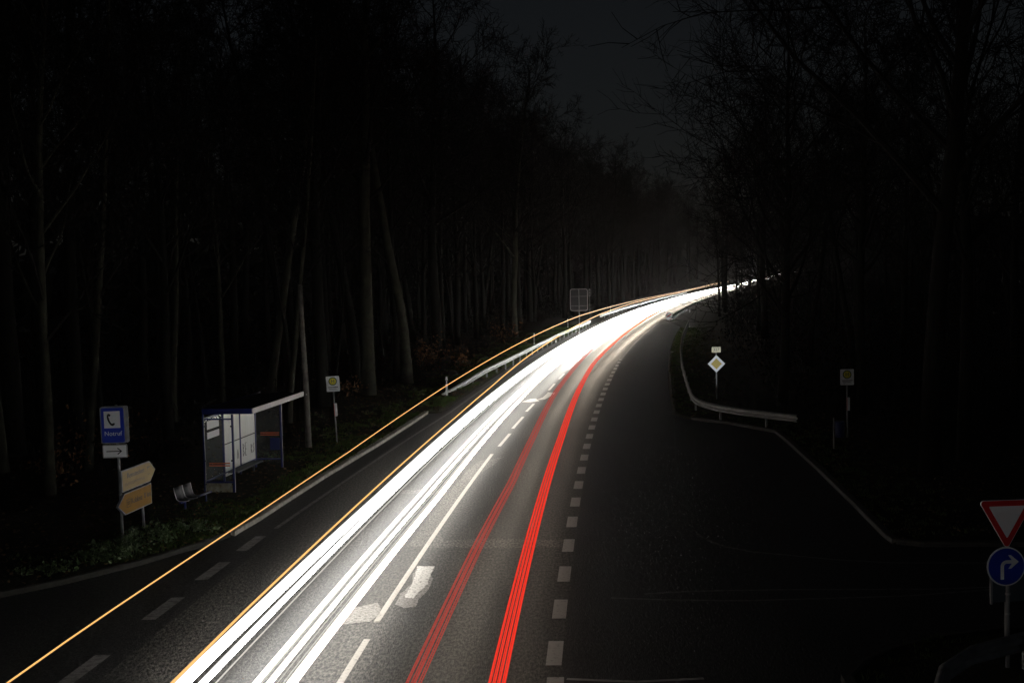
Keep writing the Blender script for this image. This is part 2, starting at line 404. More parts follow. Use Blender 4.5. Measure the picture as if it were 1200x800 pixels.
blob(mk, [px(489, 663), px(510, 663), px(505, 674), px(508, 678), px(503, 690), px(492, 700), px(486, 711), px(474, 712), px(463, 708), px(470, 695), px(482, 684), px(484, 672)], Z1, .02)
tag(mk.build('white_paint_patch', paint_mat('fresh_paint_patch', (.36, .34, .32), .49, 16)), kind='structure')
mk = MB()
blob(mk, [px(489.5, 663.3), px(509, 663.3), px(505, 673), px(501, 684), px(493, 692), px(484, 701), px(474, 700), px(479, 690), px(485, 680), px(487, 671)], Z1+.003, .018, 6, 9)
tag(mk.build('white_paint_patch', paint_mat('bright_paint_patch', (.74, .72, .69), .44, 16)), kind='structure')
mk = MB()
blob(mk, [px(443, 706), px(447, 716), px(436, 727), px(420, 729), px(402, 731), px(392, 738), px(400, 722), px(418, 711)], Z1, .025)
tag(mk.build('faded_paint_patch', M['paint_worn']), kind='structure')
mk = MB()
blob(mk, [px(611, 471), px(621, 467.5), px(628, 466.8), px(632, 470), px(622, 471)], Z1+.002, .005, 2)
blob(mk, [px(629, 468.5), px(636, 465.5), px(641, 461), px(642, 459.5), px(651, 460), px(645, 464.5), px(638, 468)], Z1+.002, .005, 2)
tag(mk.build('arrow_marking', M['paint']), kind='structure')
# repaired asphalt and its seams
mk = MB()
blob(mk, [px(479, 640), px(500, 641), px(560, 642), px(658, 641), px(660, 632), px(560, 631), px(520, 634), px(512, 618), px(535, 590), px(558, 560), px(590, 535), px(560, 540), px(538, 562), px(505, 600)], Z1*.5, .03, 5, 3)
blob(mk, [px(467, 574), px(528, 572), px(522, 580), px(470, 578)], Z1*.3, .03, 4, 4)
tag(mk.build('asphalt_patch', M['patch']), kind='structure')
mk = MB()
for k in range(9):
    yy = 20.5 + k*2.15; cx, cy = off(yy, -1.25)
    polyline(mk, [(cx-.05, cy+.02), (cx+.08, cy-.02), (cx+.26, cy-.05), (cx+.36, cy-.12)], .022)
polyline(mk, [px(520, 640), px(560, 643), px(600, 643), px(662, 643)], .07)
polyline(mk, [px(420, 730), px(440, 728), px(452, 726)], .03)
polyline(mk, [px(790, 490), px(792, 540), px(805, 590), px(822, 625), px(850, 665), px(870, 700)], .06)
for (x0, x1, yy) in ((1.2, 3.4, 23.6), (1.1, 3.0, 27.9), (1.4, 3.2, 24.7)):
    polyline(mk, [(x0, yy), ((x0+x1)/2, yy-.1), (x1, yy+.12)], .02)
for d, y0, y1, wd in ((.30, 18, 44, .018), (-2.0, 20, 48, .014), (1.9, 34, 60, .016)):
    polyline(mk, [off(y0+(y1-y0)*k/24, d+.05*math.sin(k*1.7)+.03*math.sin(k*4.1)) for k in range(25)], wd, Z1*.8)
tag(mk.build('crack_seam', M['tar']), kind='structure')

# ------------------------------------------------------------------ kerbs
def kerb(name, pts, m, wd=.16, h=.12, n_sub=4):
    mb = MB(); P = [Vector((*p, 0)) for p in pts]; Q = []
    for a, b in zip(P[:-1], P[1:]):
        n = max(1, int((b-a).length/1.0))
        for k in range(n): Q.append(a+(b-a)*k/n)
    Q.append(P[-1])
    base = 0
    for i, q in enumerate(Q):
        t = (Q[min(i+1, len(Q)-1)]-Q[max(i-1, 0)]).normalized(); n = Vector((-t.y, t.x, 0))
        for (s, z) in ((-.5, -.05), (-.5, h-.02), (-.38, h), (.5, h), (.5, -.05)):
            v = q+n*s*wd; mb.v.append((v.x, v.y, z + .004*math.sin(i*2.3)))
    for i in range(len(Q)-1):
        for k in range(4): a = i*5+k; mb.f.append((a, a+1, a+6, a+5))
    mb.f.append((0, 1, 2, 3, 4)); e = (len(Q)-1)*5; mb.f.append((e+4, e+3, e+2, e+1, e))
    return tag(mb.build(name, m), kind='structure')
kerb('kerb', [(XL(y)-.06, y) for y in (33.5, 35.5, 39, 43, 46.5, 50, 53.5, 56.8, 59.5, 62.2)], M['kerb'], .22)
kerb('kerb', [(XL(y)-.06, y) for y in (10, 20, 27.3, 28.4, 30.2, 32.2, 33.4)], M['kerb_deep_shaded'], .13)
kerb('kerb', [(XR(y)+.06, y) for y in (57.3, 55, 53.5, 52.1)], M['kerb_shaded'], .16)
kerb('kerb', [(XR(y)+.06, y) for y in (51.9, 48, 42, 36.2, 31.5)] + [(9.05, 30.9), (9.6, 30.5), (12.5, 30.3), (22, 30.1)], M['kerb_shaded'], .2)
kerb('kerb', [(4.7, 12), (4.95, 17), (5.25, 20.6), (5.7, 21.4), (6.35, 22.1), (7.4, 22.75), (8.7, 23.2), (13, 23.7), (24, 24.1)], M['kerb_shaded'], .18)

# ------------------------------------------------------------------ light traces of the traffic
def path(offs, z, y0=-16, y1=900, yt=None):
    ys = list(np.arange(y0, 60, 1.5)) + list(np.arange(60, 200, 4)) + list(np.arange(200, y1+1, 12))
    pts = []
    for y in ys:
        x, yy = off(y, interp(y, offs)); pts.append((x, yy, z+TZ(y)))
    return pts
def trace(name, offs, z, r, m, label, cat, group, strands=None, y1=900, y0=-16, n=8, rfar=1.0):
    mb = MB()
    for (dx, dz, rr) in (strands or [(0, 0, r)]):
        pts = path([(a, b+dx) for a, b in offs], z+dz, y0, y1)
        rad = [rr*(1+(rfar-1)*min(max((p[1]-40)/100, 0), 1)) for p in pts]
        mb.tube(pts, rad, n)
    return tag(mb.build(name, m, smooth=True), label, cat, group)
GH = 'headlight traces along the oncoming lane'; GT = 'tail light traces along the outgoing lane'; GA = 'amber marker light traces above the oncoming lane'
OA = [(-20, -2.05), (19, -2.01), (35, -1.84), (75, -1.76), (120, -1.6), (400, -1.3)]
OB = [(-20, -1.74), (19, -1.70), (35, -1.60), (75, -1.42), (120, -1.2), (400, -1.0)]
OC = [(-20, -.92), (19, -.90), (35, -.76), (75, -.66), (120, -.5), (400, -.4)]
OD = [(-20, -.71), (19, -.69), (35, -.53), (75, -.44), (120, -.3), (400, -.3)]
OE = [(-20, -.36), (19, -.36), (35, -.19), (75, -.18), (120, .1), (400, 0)]
trace('headlight_trace', OA, .65, .092, M['head'], 'broad blazing white light trace directly beside the lower amber line', 'light trace', GH, rfar=1.35)
trace('headlight_trace', OB, .65, .052, M['head'], 'white light trace just right of the broadest one, left of the dark lane gap', 'light trace', GH, rfar=1.3)
trace('headlight_trace', [(a, b+.17) for a, b in OB], .62, .012, M['head_faint'], 'hair thin pale light line bordering the dark lane gap on its left', 'light trace', GH)
trace('headlight_trace', OC, .65, .044, M['head_mid'], 'narrow white light trace bordering the dark lane gap on its right', 'light trace', GH, rfar=1.3)
trace('headlight_trace', OD, .66, .042, M['head_mid'], 'narrow white light trace in the middle of the right hand white triple', 'light trace', GH, rfar=1.3)
trace('headlight_trace', [(a, (b+c)/2-.06) for (a, b), (_, c) in zip(OC, OD)], .6, .009, M['head_faint'], 'thin pale pinkish line between the two narrow white traces', 'light trace', GH)
trace('headlight_trace', [(a, b*.5+c*.5) for (a, b), (_, c) in zip(OD, OE)], .6, .010, M['head_faint'], 'thin pale line in the grey gap left of the rightmost white trace', 'light trace', GH)
trace('headlight_trace', [(a, b+.10) for a, b in OD], .63, .007, M['head_faint'], 'thin pale line right beside the middle narrow white trace', 'light trace', GH)
trace('headlight_trace', [(a, b-.13) for a, b in OE], .58, .006, M['head_faint'], 'very thin pale line touching the left side of the rightmost white trace', 'light trace', GH)
trace('headlight_trace', OE, .65, .068, M['head_right'], 'broad white light trace nearest the centre line of the road', 'light trace', GH, rfar=1.35)
OO = [(-20, -2.3), (16, -2.25), (24, -2.08), (32, -1.98), (50, -2.03), (93, -2.06), (125, -2.1), (150, -1.6), (172, -1.1), (208, 0), (249, 1.2), (300, 1.2), (372, -.6), (420, -1)]
OI = [(-20, -.45), (17, -.42), (28, -.33), (40, -.22), (50, -.2), (66, -.3), (90, -.3), (128, -.4), (146, -.25), (171, 0), (199, .75), (241, 1.9), (300, 2.0), (372, .8), (420, 0)]
trace('marker_light_trace', OO, 2.3, .0115, M['amber_glow'], 'outermost thin amber light line arching high over the kerb and verge', 'light trace', GA, rfar=2.7, y1=420)
trace('marker_light_trace', OI, 2.3, .017, M['amber_glow'], 'lower amber light line hugging the left side of the broad white trace', 'light trace', GA, rfar=2.0, y1=420)
OL = [(-20, 1.55), (18, 1.55), (28, 1.62), (36, 1.72), (46, 1.65), (62, 1.42), (80, 1.38), (120, 1.3), (400, 1.4)]
OR_ = [(-20, 2.75), (18, 2.75), (46, 2.66), (62, 2.5), (82, 2.35), (106, 2.6), (138, 2.8), (400, 2.8)]
trace('tail_light_trace', OL, .85, .02, M['tail_fill_glow_dim'], 'dull translucent red light band nearer the white centre line', 'light trace', GT,
      strands=[(-.105+k*.035, 0.02*math.sin(k*2), .0095) for k in range(7)], n=5, rfar=1.8)
trace('tail_light_trace', OR_, .85, .02, M['tail_fill_glow'], 'vivid red light band of fine strands nearer the grey block marking', 'light trace', GT,
      strands=[(-.115, 0, .014), (-.090, .01, .007), (-.06, 0, .009), (-.028, .02, .014), (.005, 0, .008), (.035, .01, .016), (.075, 0, .010), (.108, .01, .018)], n=6, rfar=1.4)

# added spot lights that brighten the sign faces and hazard board; no car stands there
def sign_fill_spot(x, y, tx, ty, tz, energy, cone):
    l = bpy.data.lights.new('sign_fill_spot', 'SPOT'); l.energy = energy; l.spot_size = R(cone); l.spot_blend = 1; l.shadow_soft_size = .09; l.color = (.93, .97, 1.0)
    o = bpy.data.objects.new('sign_fill_spot', l); COL.objects.link(o); o.location = (x, y, .65)
    o.rotation_euler = (Vector((tx, ty, tz))-Vector((x, y, .65))).to_track_quat('-Z', 'Y').to_euler()
sign_fill_spot(-.4, 8, 10.3, 65, 2.0, 52000, 3.2)
sign_fill_spot(8.0, 112, 19.4, 163.5, .75, 16000, 3)
sign_fill_spot(-1.6, 6, -9.8, 33, 3.0, 450, 9)
sign_fill_spot(-1.6, 20, -6.9, 51, 2.3, 350, 7)
sign_fill_spot(-.4, 4, 8.6, 22.2, 2.2, 110, 16)

# ------------------------------------------------------------------ bus shelter
hd = math.atan2(.6, 4.95)
SH = empty('bus_shelter', (-8.55, 39.5, .03), -hd, 'dark blue bus shelter with flat roof and pale glass back wall, orange striped end panes', 'bus shelter')
mb = MB()
MB().box((-.45, 2.5, .02), (1.9, 5.8, .10)).build('base_slab', M['kerb_shaded'], SH)
posts = [(0, 0), (-.92, 0), (0, 4.95), (-.92, 4.95), (-.92, 1.75), (-.92, 3.35)]
for i, (x, y_) in enumerate(posts):
    MB().box((x, y_, 1.26), (.06, .06, 2.46)).build('post', M['blue_paint'], SH, bevel=.006)
for (x, y_) in ((.034, 0.0), (.034, 4.95), (-.885, -.02)):
    MB().box((x, y_, 1.25), (.012, .034, 2.3)).build('post_trim', M['grey'], SH)
rail = MB()
for z in (.42, 2.35):
    rail.box((-.46, 0, z), (.86, .04, .045)).box((-.46, 4.95, z), (.86, .04, .045)).box((-.92, 2.475, z+.003), (.04, 4.88, .045))
rail.build('frame_rail', M['blue_paint'], SH)
# roof: slightly tilted slab with fascia
MB().box((-.10, 2.65, 2.62), (1.48, 5.55, .05)).build('roof', M['dark_metal'], SH)
MB().box((-.10, -.16, 2.60), (1.56, .05, .16)).build('roof_fascia', M['blue_paint'], SH)
MB().box((.67, 2.66, 2.60), (.05, 5.56, .16)).build('roof_edge', M['lilac'], SH)
MB().box((-.87, 2.66, 2.60), (.05, 5.56, .16)).build('roof_fascia', M['blue_paint'], SH)
# panes
MB().box((-.46, 0.004, 1.40), (.84, .010, 1.86)).build('pane', M['glass'], SH)
MB().box((-.46, 0.004, .22), (.80, .010, .34)).build('pane', M['dirty_glass'], SH)
p2 = MB().box((-.46, 4.945, 1.30), (.84, .010, 2.05)).build('pane', M['glass'], SH)
MB().box((-.925, .88, 1.35), (.010, 1.66, 1.95)).build('pane', M['glass'], SH)
MB().box((-.925, 2.55, 1.30), (.012, 1.52, 2.02)).build('pane', M['frosted'], SH)
MB().box((-.925, 4.15, 1.30), (.012, 1.52, 2.02)).build('pane', M['frosted'], SH)
for yy in (.0, 4.95):
    s_ = MB()
    yo = -.006 if yy == 0 else -.016
    s_.box((-.40, yy+yo, 1.32), (.66, .004, .028)).box((-.40, yy+yo, 1.25), (.66, .004, .028)) if yy else s_.box((-.44, yo, 1.00), (.66, .004, .032)).box((-.44, yo, .925), (.66, .004, .032))
    s_.build('warning_stripe', M['orange'], SH)
MB().box((-.905, 3.35, 1.33), (.012, 3.1, .03)).build('hand_rail', M['dark_metal'], SH)
for i, z in enumerate((2.12, 1.80)):
    t_ = MB().box((-.900, .80, z), (.012, 1.05, .26 if i == 0 else .20)).build('notice', M['paper'], SH)
# scrawl on the back wall
PEN = mat('felt_pen', (.14, .14, .14), .7)
def stroke(pts):
    MB().tube([(-.914, a, b) for a, b in pts], .010, 4).build('pen_stroke', PEN, SH)
for (y0, ch) in ((3.02, 'A'), (3.62, 'B'), (3.85, 'E'), (4.45, 'R'), (4.65, 'S')):
    z0 = .70; h_ = .42 if ch in 'BE' else .30
    if ch == 'A': stroke([(y0, z0), (y0+.07, z0+h_), (y0+.14, z0)]); stroke([(y0+.03, z0+.15), (y0+.11, z0+.15)])
    elif ch == 'B': stroke([(y0, z0), (y0, z0+h_), (y0+.12, z0+h_*.8), (y0, z0+h_*.5), (y0+.13, z0+h_*.25), (y0, z0)])
    elif ch == 'E': stroke([(y0+.13, z0), (y0, z0), (y0, z0+h_), (y0+.13, z0+h_)]); stroke([(y0, z0+h_*.5), (y0+.1, z0+h_*.5)])
    elif ch == 'R': stroke([(y0, z0), (y0, z0+h_), (y0+.1, z0+h_*.8), (y0, z0+h_*.5), (y0+.11, z0)])
    else: stroke([(y0+.12, z0+h_), (y0, z0+h_*.75), (y0+.12, z0+h_*.3), (y0, z0)])
bn = MB().box((-.62, 3.0, .45), (.32, 2.6, .04)); bn.build('seat_board', M['dark_metal'], SH)
for yy in (1.9, 3.9): MB().box((-.66, yy, .23), (.06, .06, .40)).build('seat_bracket', M['dark_metal'], SH)
cl_ = MB()
for (x, y_) in posts[:2]:
    for z in (.36, 1.08, 2.13): MB().box((x-.04 if x == 0 else x+.04, -.012, z), (.045, .05, .045)).build('glass_clamp', M['black'], SH)
(MB().box((-.2, 4.86, .95), (.34, .02, .42)).build('timetable_board', M['bin'], SH))

# bench unit in front of the shelter
BX = empty('metal_bench', (-9.38, 36.35, .08), -R(13.5), 'metal bench with two dark pale edged shell seats on a bar, left of the shelter', 'bench'); BX.scale = (.78, .95, .80)
MB().box((0, .95, .40), (.07, 2.0, .06)).build('bar', M['blue_paint'], BX)
MB().box((.04, 1.35, .405), (.012, 1.0, .02)).build('bar_trim', M['steel'], BX)
for yy in (.25, 1.6): MB().box((0, yy, .19), (.06, .06, .40)).box((0, yy, .01), (.34, .09, .02)).build('leg', M['blue_paint'], BX)
for k in range(2):
    y0 = .30+k*.54
    s_ = MB(); n = 9
    prof = [(.30, .47), (.18, .44), (.02, .43), (-.12, .44), (-.20, .50), (-.24, .62), (-.28, .76), (-.31, .90)]
    for yy in (y0-.24, y0+.24):
        for (x, z) in prof: s_.v.append((x, yy, z))
    for i in range(len(prof)-1): s_.f.append((i, i+1, len(prof)+i+1, len(prof)+i))
    o = s_.build('seat', M['dark_metal'], BX, smooth=True); sd = o.modifiers.new('thick', 'SOLIDIFY'); sd.thickness = .012
    for yy in (y0-.25, y0+.25):
        MB().tube([(x, yy, z) for x, z in prof], .014, 6).build('seat_edge', M['lilac'], BX)

# ------------------------------------------------------------------ signpost (left)
def rrect(w_, h_, r_=.05, n=4, cx=0, cz=0):
    o = []
    for (sx, sz, a0) in ((1, 1, 0), (-1, 1, 90), (-1, -1, 180), (1, -1, 270)):
        for k in range(n+1):
            a = R(a0+90*k/n); o.append((cx+sx*(w_/2-r_)+r_*math.cos(a), cz+sz*(h_/2-r_)+r_*math.sin(a)))
    return o
SP = empty('signpost', (-9.83, 32.35, .05), 0, 'signpost carrying a blue emergency phone panel above two arrow shaped direction boards', 'signpost', ry=R(-.9))
MB().tube([(0, 0, 0), (0, 0, 3.52)], .038, 10).build('post', M['steel_dull'], SP, smooth=True)
MB().tube([(.08, 1.62, 0), (.04, 1.62, 1.55)], .038, 10).build('post', M['steel_dull'], SP, smooth=True)
# blue phone panel facing down the road
ph = MB().prism(rrect(.62, .92, .05), -.065, -.045).build('phone_panel', M['steel_dull'], SP); ph.location = (-.08, 0, 3.02)
MB().prism(rrect(.56, .86, .04), -.072, -.066).build('panel_face', M['blue'], ph)
bk = MB().prism(rrect(.62, .92, .05), .045, .065).build('rear_panel', M['steel_dull'], SP); bk.location = (-.03, 0, 3.03)
MB().prism(rrect(.40, .42, .005, 1, -.01, .14), -.078, -.073).build('white_square', M['white'], ph)
hs_ = MB()
arc = [(-.085+.17*(1-math.cos(t))*.9-.03, .14+.14-.30*math.sin(t)*.95) for t in np.linspace(0.05, 1.5, 9)]
hs_.tube([(x, -.082, z) for x, z in arc], [.014, .022, .026, .024, .022, .024, .026, .022, .014], 6)
hs_.box((arc[0][0]+.035, -.082, arc[0][1]-.01), (.07, .01, .055), ry=.4).box((arc[-1][0]-.01, -.082, arc[-1][1]+.03), (.075, .01, .05), ry=-.3)
hs_.build('handset_symbol', M['black'], ph)
text('panel_lettering', 'Notruf', .155, M['white'], ph, (0, -.075, -.21), sx=1.0)
ap = MB().prism(rrect(.62, .34, .03), -.065, -.045).build('arrow_plate', M['steel_dull'], SP); ap.location = (-.06, 0, 2.37)
MB().prism(rrect(.57, .29, .02), -.072, -.066).build('plate_face', M['white'], ap)
MB().box((-.03, -.076, 0), (.36, .006, .022)).box((.12, -.076, .036), (.13, .006, .024), ry=R(38)).box((.12, -.076, -.036), (.13, .006, .024), ry=R(-38)).build('arrow_symbol', M['black'], ap)
# direction boards: turned to face the road
def board(pts, z, face, name, shift=0):
    b = MB().prism(pts, -.03, .03).build(name, M['steel_dull'], SP)
    b.location = (.075, 0, z); b.rotation_euler = (0, 0, R(83))
    cx = sum(p[0] for p in pts)/len(pts)
    inner = [(cx+(x-cx)*.96, zz*.90) for x, zz in pts]
    MB().prism(inner, -.038, -.031).build('board_face', face, b)
    return b
wb = board([(-.12, -.27), (1.63, -.27), (2.0, 0), (1.63, .27), (-.12, .27)], 1.60, M['offwhite'], 'direction_board')
wb['label'] = 'pale direction board pointing right'
text('board_lettering', 'Remstecken', .19, M['print'], wb, (.72, -.040, .10), sx=1.15)
l2 = MB(); xx = .06; rr = random.Random(3)
for k in range(22):
    wd = rr.uniform(.02, .045); hh = rr.choice((.05, .05, .07)); l2.box((xx, -.041, -.13+hh/2), (.008, .002, hh)).box((xx+wd/2, -.041, -.13+rr.choice((0, .05))), (wd, .002, .010)); xx += wd+.022
l2.build('board_lettering', M['print'], wb)
sy = MB().box((1.53, -.041, .13), (.16, .002, .022)).box((1.47, -.041, .10), (.02, .002, .06)); sy.build('board_symbol', M['print'], wb); MB().box((1.53, -.041, -.05), (.16, .002, .012)).build('board_symbol', M['print'], wb)
yb = board([(-.42, 0), (0, -.27), (1.68, -.27), (1.68, .27), (0, .27)], 1.02, M['yellow'], 'direction_board')
yb['label'] = 'yellow direction board pointing left'
text('board_lettering', 'Koblenz  8 km', .20, M['black'], yb, (.98, -.040, .01), sx=1.05)
bx_ = MB()
for a, b in (((.08, .09), (.08, -.09)), ((.32, .09), (.32, -.09))): bx_.box((a[0], -.041, 0), (.012, .002, .19))
bx_.box((.2, -.041, .09), (.25, .002, .012)).box((.2, -.041, -.09), (.25, .002, .012)); bx_.build('board_symbol', M['black'], yb)
text('board_lettering', '327', .12, M['black'], yb, (.2, -.040, 0))

# ------------------------------------------------------------------ bus stop signs
def ring(mb, cx, cz, r0, r1, y0, y1, n=28):
    for k in range(n):
        a, b = 2*PI*k/n, 2*PI*(k+1)/n
        P = [(cx+r*math.cos(t), cz+r*math.sin(t)) for r, t in ((r0, a), (r1, a), (r1, b), (r0, b))]
        mb.quad(*[(p[0], y0, p[1]) for p in P])
        mb.quad((P[1][0], y0, P[1][1]), (P[1][0], y1, P[1][1]), (P[2][0], y1, P[2][1]), (P[2][0], y0, P[2][1]))
def disc(mb, cx, cz, r, y0, y1, n=28):
    mb.prism([(cx+r*math.cos(2*PI*k/n), cz+r*math.sin(2*PI*k/n)) for k in range(n)], y0, y1)
def bus_stop(loc, label, tilt=0, rz=0):
    t = empty('bus_stop_sign', loc, rz, label, 'bus stop sign', 'bus stop signs on either side of the road', ry=tilt)
    MB().tube([(0, 0, -.1), (0, 0, 2.06)], .032, 10).build('post', M['steel_dull'], t, smooth=True)
    s = MB().prism(rrect(.52, .60, .03), -.03, -.014).build('sign_panel', M['white'], t); s.location = (0, 0, 2.32)
    d = MB(); disc(d, 0, .10, .165, -.035, -.031); d.build('green_disc', M['green'], s)
    d = MB(); disc(d, 0, .10, .130, -.040, -.036); d.build('yellow_disc', M['hyellow'], s)
    text('letter', 'H', .20, M['green'], s, (0, -.042, .10))
    l = MB().box((0, -.032, -.13), (.38, .003, .035)).box((-.02, -.032, -.19), (.30, .003, .02)).box((0, -.032, -.235), (.34, .003, .012)); l.build('stop_name', M['print'], s)
    c = MB().box((.045, -.02, 1.30), (.10, .09, .50)).build('timetable_case', M['white'], t, bevel=.008)
    MB().box((-.012, -.05, 1.30), (.012, .04, .50)).build('case_edge', M['red'], c)
    MB().tube([(0, 0, 2.04), (0, 0, 2.08)], .045, 8).build('clamp', M['white'], t)
    return t
bus_stop((-6.95, 51.0, .12), 'leaning bus stop sign with round yellow letter H, on the left verge past the shelter', R(-2.4))
bx, by = px(993, 516)
bus_stop((bx, by, .1), 'dim upright bus stop sign at the dark right hand layby, above the blue bin', 0)
bx, by = px(984, 529)
BN = empty('litter_bin', (bx, by, .1), 0, 'small blue litter bin on a post beside the right hand bus stop sign', 'litter bin')
b_ = MB(); n = 14
for z, r_ in ((.42, .15), (.50, .17), (.95, .19), (1.0, .17)):
    for k in range(n): b_.v.append((r_*math.cos(2*PI*k/n), r_*math.sin(2*PI*k/n), z))
for i in range(3):
    for k in range(n): b_.f.append((i*n+k, i*n+(k+1) % n, (i+1)*n+(k+1) % n, (i+1)*n+k))
b_.f.append(tuple(reversed(range(n)))); b_.f.append(tuple(range(3*n, 4*n)))
b_.build('bin_body', M['bin'], BN, smooth=False)
MB().tube([(-.21, 0, -.1), (-.21, 0, 1.12)], .028, 8).build('post', M['steel_dull'], BN)

# ------------------------------------------------------------------ priority road sign
PR = empty('priority_road_sign', (*px(840, 471), .05), R(-3), 'yellow and white diamond sign with a number plate above, behind the guard rail bend', 'road sign')
MB().tube([(0, 0, -.1), (0, 0, 2.72)], .035, 10).build('post', M['steel_dull'], PR, smooth=True)
def diamond(a, r_=.03):
    o = []
    for k in range(4):
        c = (a*math.cos(PI/2*k), a*math.sin(PI/2*k)); t0 = PI/2*k
        for s in (-1, 0, 1): o.append((c[0]*(1-r_/a*abs(s)*1)+0 - s*math.sin(t0)*r_*(-1)*-1, c[1]*(1-r_/a*abs(s)) + s*math.cos(t0)*r_))
    return o
dm = MB().prism(diamond(.43), -.05, -.035).build('diamond_plate', M['white'], PR); dm.location = (0, 0, 1.86)
MB().prism(diamond(.27, .012), -.056, -.051).build('yellow_centre', M['gold'], dm)
kp = MB().prism(rrect(.44, .27, .02), -.05, -.035).build('number_plate', M['cream'], PR); kp.location = (0, 0, 2.56)
text('plate_number', '327', .20, M['print'], kp, (0, -.052, 0))

# ------------------------------------------------------------------ give way + turn right sign, board (bottom right)
YS = empty('give_way_sign', (*px(1181, 792), .0), R(4), 'white and red triangle sign over a round blue turn right sign at the right edge', 'road sign')
MB().tube([(0, 0, -.1), (0, 0, 2.85)], .032, 12).build('post', M['steel_dull'], YS, smooth=True)
def rtri(s, r_=.05, n=5, cz=0):
    h = s*math.sqrt(3)/2; C_ = [(s/2, h/3), (-s/2, h/3), (0, -2*h/3)]; o = []
    for k, (cx, cz_) in enumerate(C_):
        L_ = math.hypot(cx, cz_); ix, iz = cx*(1-2*r_/L_), cz_*(1-2*r_/L_); a0 = math.atan2(cz_, cx)
        for j in range(n+1):
            a = a0 - PI/3 + 2*PI/3*j/n; o.append((ix+r_*math.cos(a), iz+r_*math.sin(a)))
    return o
tp = MB().prism(rtri(.93), -.055, -.040).build('triangle_plate', M['white'], YS); tp.location = (-.04, 0, 2.60)
MB().prism(rtri(.90, .045), -.061, -.056).build('red_border', M['red'], tp)
MB().prism(rtri(.60, .012), -.067, -.062).build('white_field', M['white'], tp)
dk = MB(); disc(dk, 0, 0, .315, -.055, -.040, 40); dk = dk.build('round_plate', M['white'], YS); dk.location = (-.05, 0, 1.80)
d2 = MB(); disc(d2, 0, 0, .292, -.061, -.056, 40); d2.build('blue_disc', M['blue'], dk)
ar = MB(); pts = [(-.07, -.20)] + [(-.07, .0)] + [(-.07+.075*(1-math.cos(t)), .0+.075*math.sin(t)) for t in np.linspace(.3, PI/2, 6)] + [(.10, .075)]
wd = .028
for (a, b) in zip(pts[:-1], pts[1:]):
    dx, dz = b[0]-a[0], b[1]-a[1]; l = math.hypot(dx, dz); ar.box(((a[0]+b[0])/2, -.0665, (a[1]+b[1])/2), (l+.012, .003, wd*2), ry=-math.atan2(dz, dx))
ar.build('arrow_shaft', M['white'], dk)
MB().prism([(.20, .075), (.07, .185), (.025, .185), (.105, .075), (.025, -.035), (.07, -.035)], -.0715, -.0695).build('arrow_head', M['white'], dk)
cl = MB()
for z in (1.33, 1.01): MB().tube([(0, 0, z), (0, 0, z+.03)], .042, 10).build('clamp', M['steel'], YS)
BD = empty('information_board', (*px(1200, 772), 0), R(8), 'dark blue grey board behind the give way sign post, cut by the right edge', 'board')
MB().box((.24, .35, 1.15), (1.25, .03, .50)).build('panel', mat('blue_grey_panel', (.05, .07, .09), .5, noise=.2, nscale=3), BD)
MB().box((-.40, .345, 1.15), (.035, .05, .56)).build('frame_edge', M['steel_dull'], BD)
for xx in (-.1, .65): MB().tube([(xx, .40, -.1), (xx, .40, 1.38)], .03, 8).build('post', M['steel_dull'], BD)

# ------------------------------------------------------------------ guard rails
WPROF = [(0.0, -.155), (.035, -.145), (.080, -.105), (.080, -.065), (.010, -.030), (.010, .030), (.080, .065), (.080, .105), (.035, .145), (0.0, .155)]
def guard_rail(pts, side, label, post_step=2.0, start_down=False, end_down=False, zc=.60, cats='guard rail', m=None):
    """pts: ground line (x, y, z offset); side = +1: the corrugation faces the right of the running direction"""
    P = [Vector(p) for p in pts]; Q = []
    for a, b in zip(P[:-1], P[1:]):
        n = max(1, int((b-a).length/1.2))
        for k in range(n): Q.append(a+(b-a)*k/n)
    Q.append(P[-1])
    for _ in range(2):
        Q = [Q[0]] + [(Q[i-1]+Q[i]*2+Q[i+1])/4 for i in range(1, len(Q)-1)] + [Q[-1]]
    T = empty('guard_rail', (0, 0, 0), 0, label, cats, 'steel guard rails along the road')
    mb = MB(); n = len(WPROF)
    for i, q in enumerate(Q):
        t = Q[min(i+1, len(Q)-1)]-Q[max(i-1, 0)]; t.z = 0; t.normalize(); nn = Vector((t.y, -t.x, 0))*side
        for (o, z) in WPROF:
            v = q + nn*(o+.03); mb.v.append((v.x, v.y, max(zc+z+q.z, .02+.1*z)+TZ(q.y)))
    for i in range(len(Q)-1):
        for k in range(n-1): a = i*n+k; mb.f.append((a, a+1, a+n+1, a+n))
    o = mb.build('beam', m or M['steel'], T, smooth=False); s = o.modifiers.new('thick', 'SOLIDIFY'); s.thickness = .006
    acc = 0; cnt = 0
    for i in range(1, len(Q)):
        acc += (Q[i]-Q[i-1]).length
        if acc >= post_step and cnt < 60 and Q[i].z > -.45:
            acc = 0; cnt += 1
            t = (Q[i]-Q[i-1]); an = math.atan2(t.y, t.x)
            MB().box((Q[i].x, Q[i].y, (zc+.08+Q[i].z)/2-.05+TZ(Q[i].y)), (.055, .10, zc+.10+Q[i].z+.10), rz=an).build('post', M['steel_dull'], T)
    return T
def offp(y, d, z=0): x, yy = off(y, d); return (x, yy, z)
guard_rail([offp(69.5, -5.3, -.58), offp(74, -4.85, -.35), offp(79.5, -4.3, 0), offp(90, -4.05), offp(100, -3.95), offp(125, -3.95), offp(155, -3.95)], 1,
           'pale steel guard rail on the left verge, dipping into the grass at its near end', 3.0)
guard_rail([offp(172, -4.6), offp(200, -4.6), offp(260, -4.6), offp(330, -4.6)], 1, 'distant guard rail on the left of the glaring bend', 5.0)
guard_rail([offp(166, 5.0), offp(190, 5.3), offp(215, 5.4), offp(240, 5.4), offp(330, 5.4)], -1, 'distant guard rail seen from behind, starting at the small red and white board', 2.6)
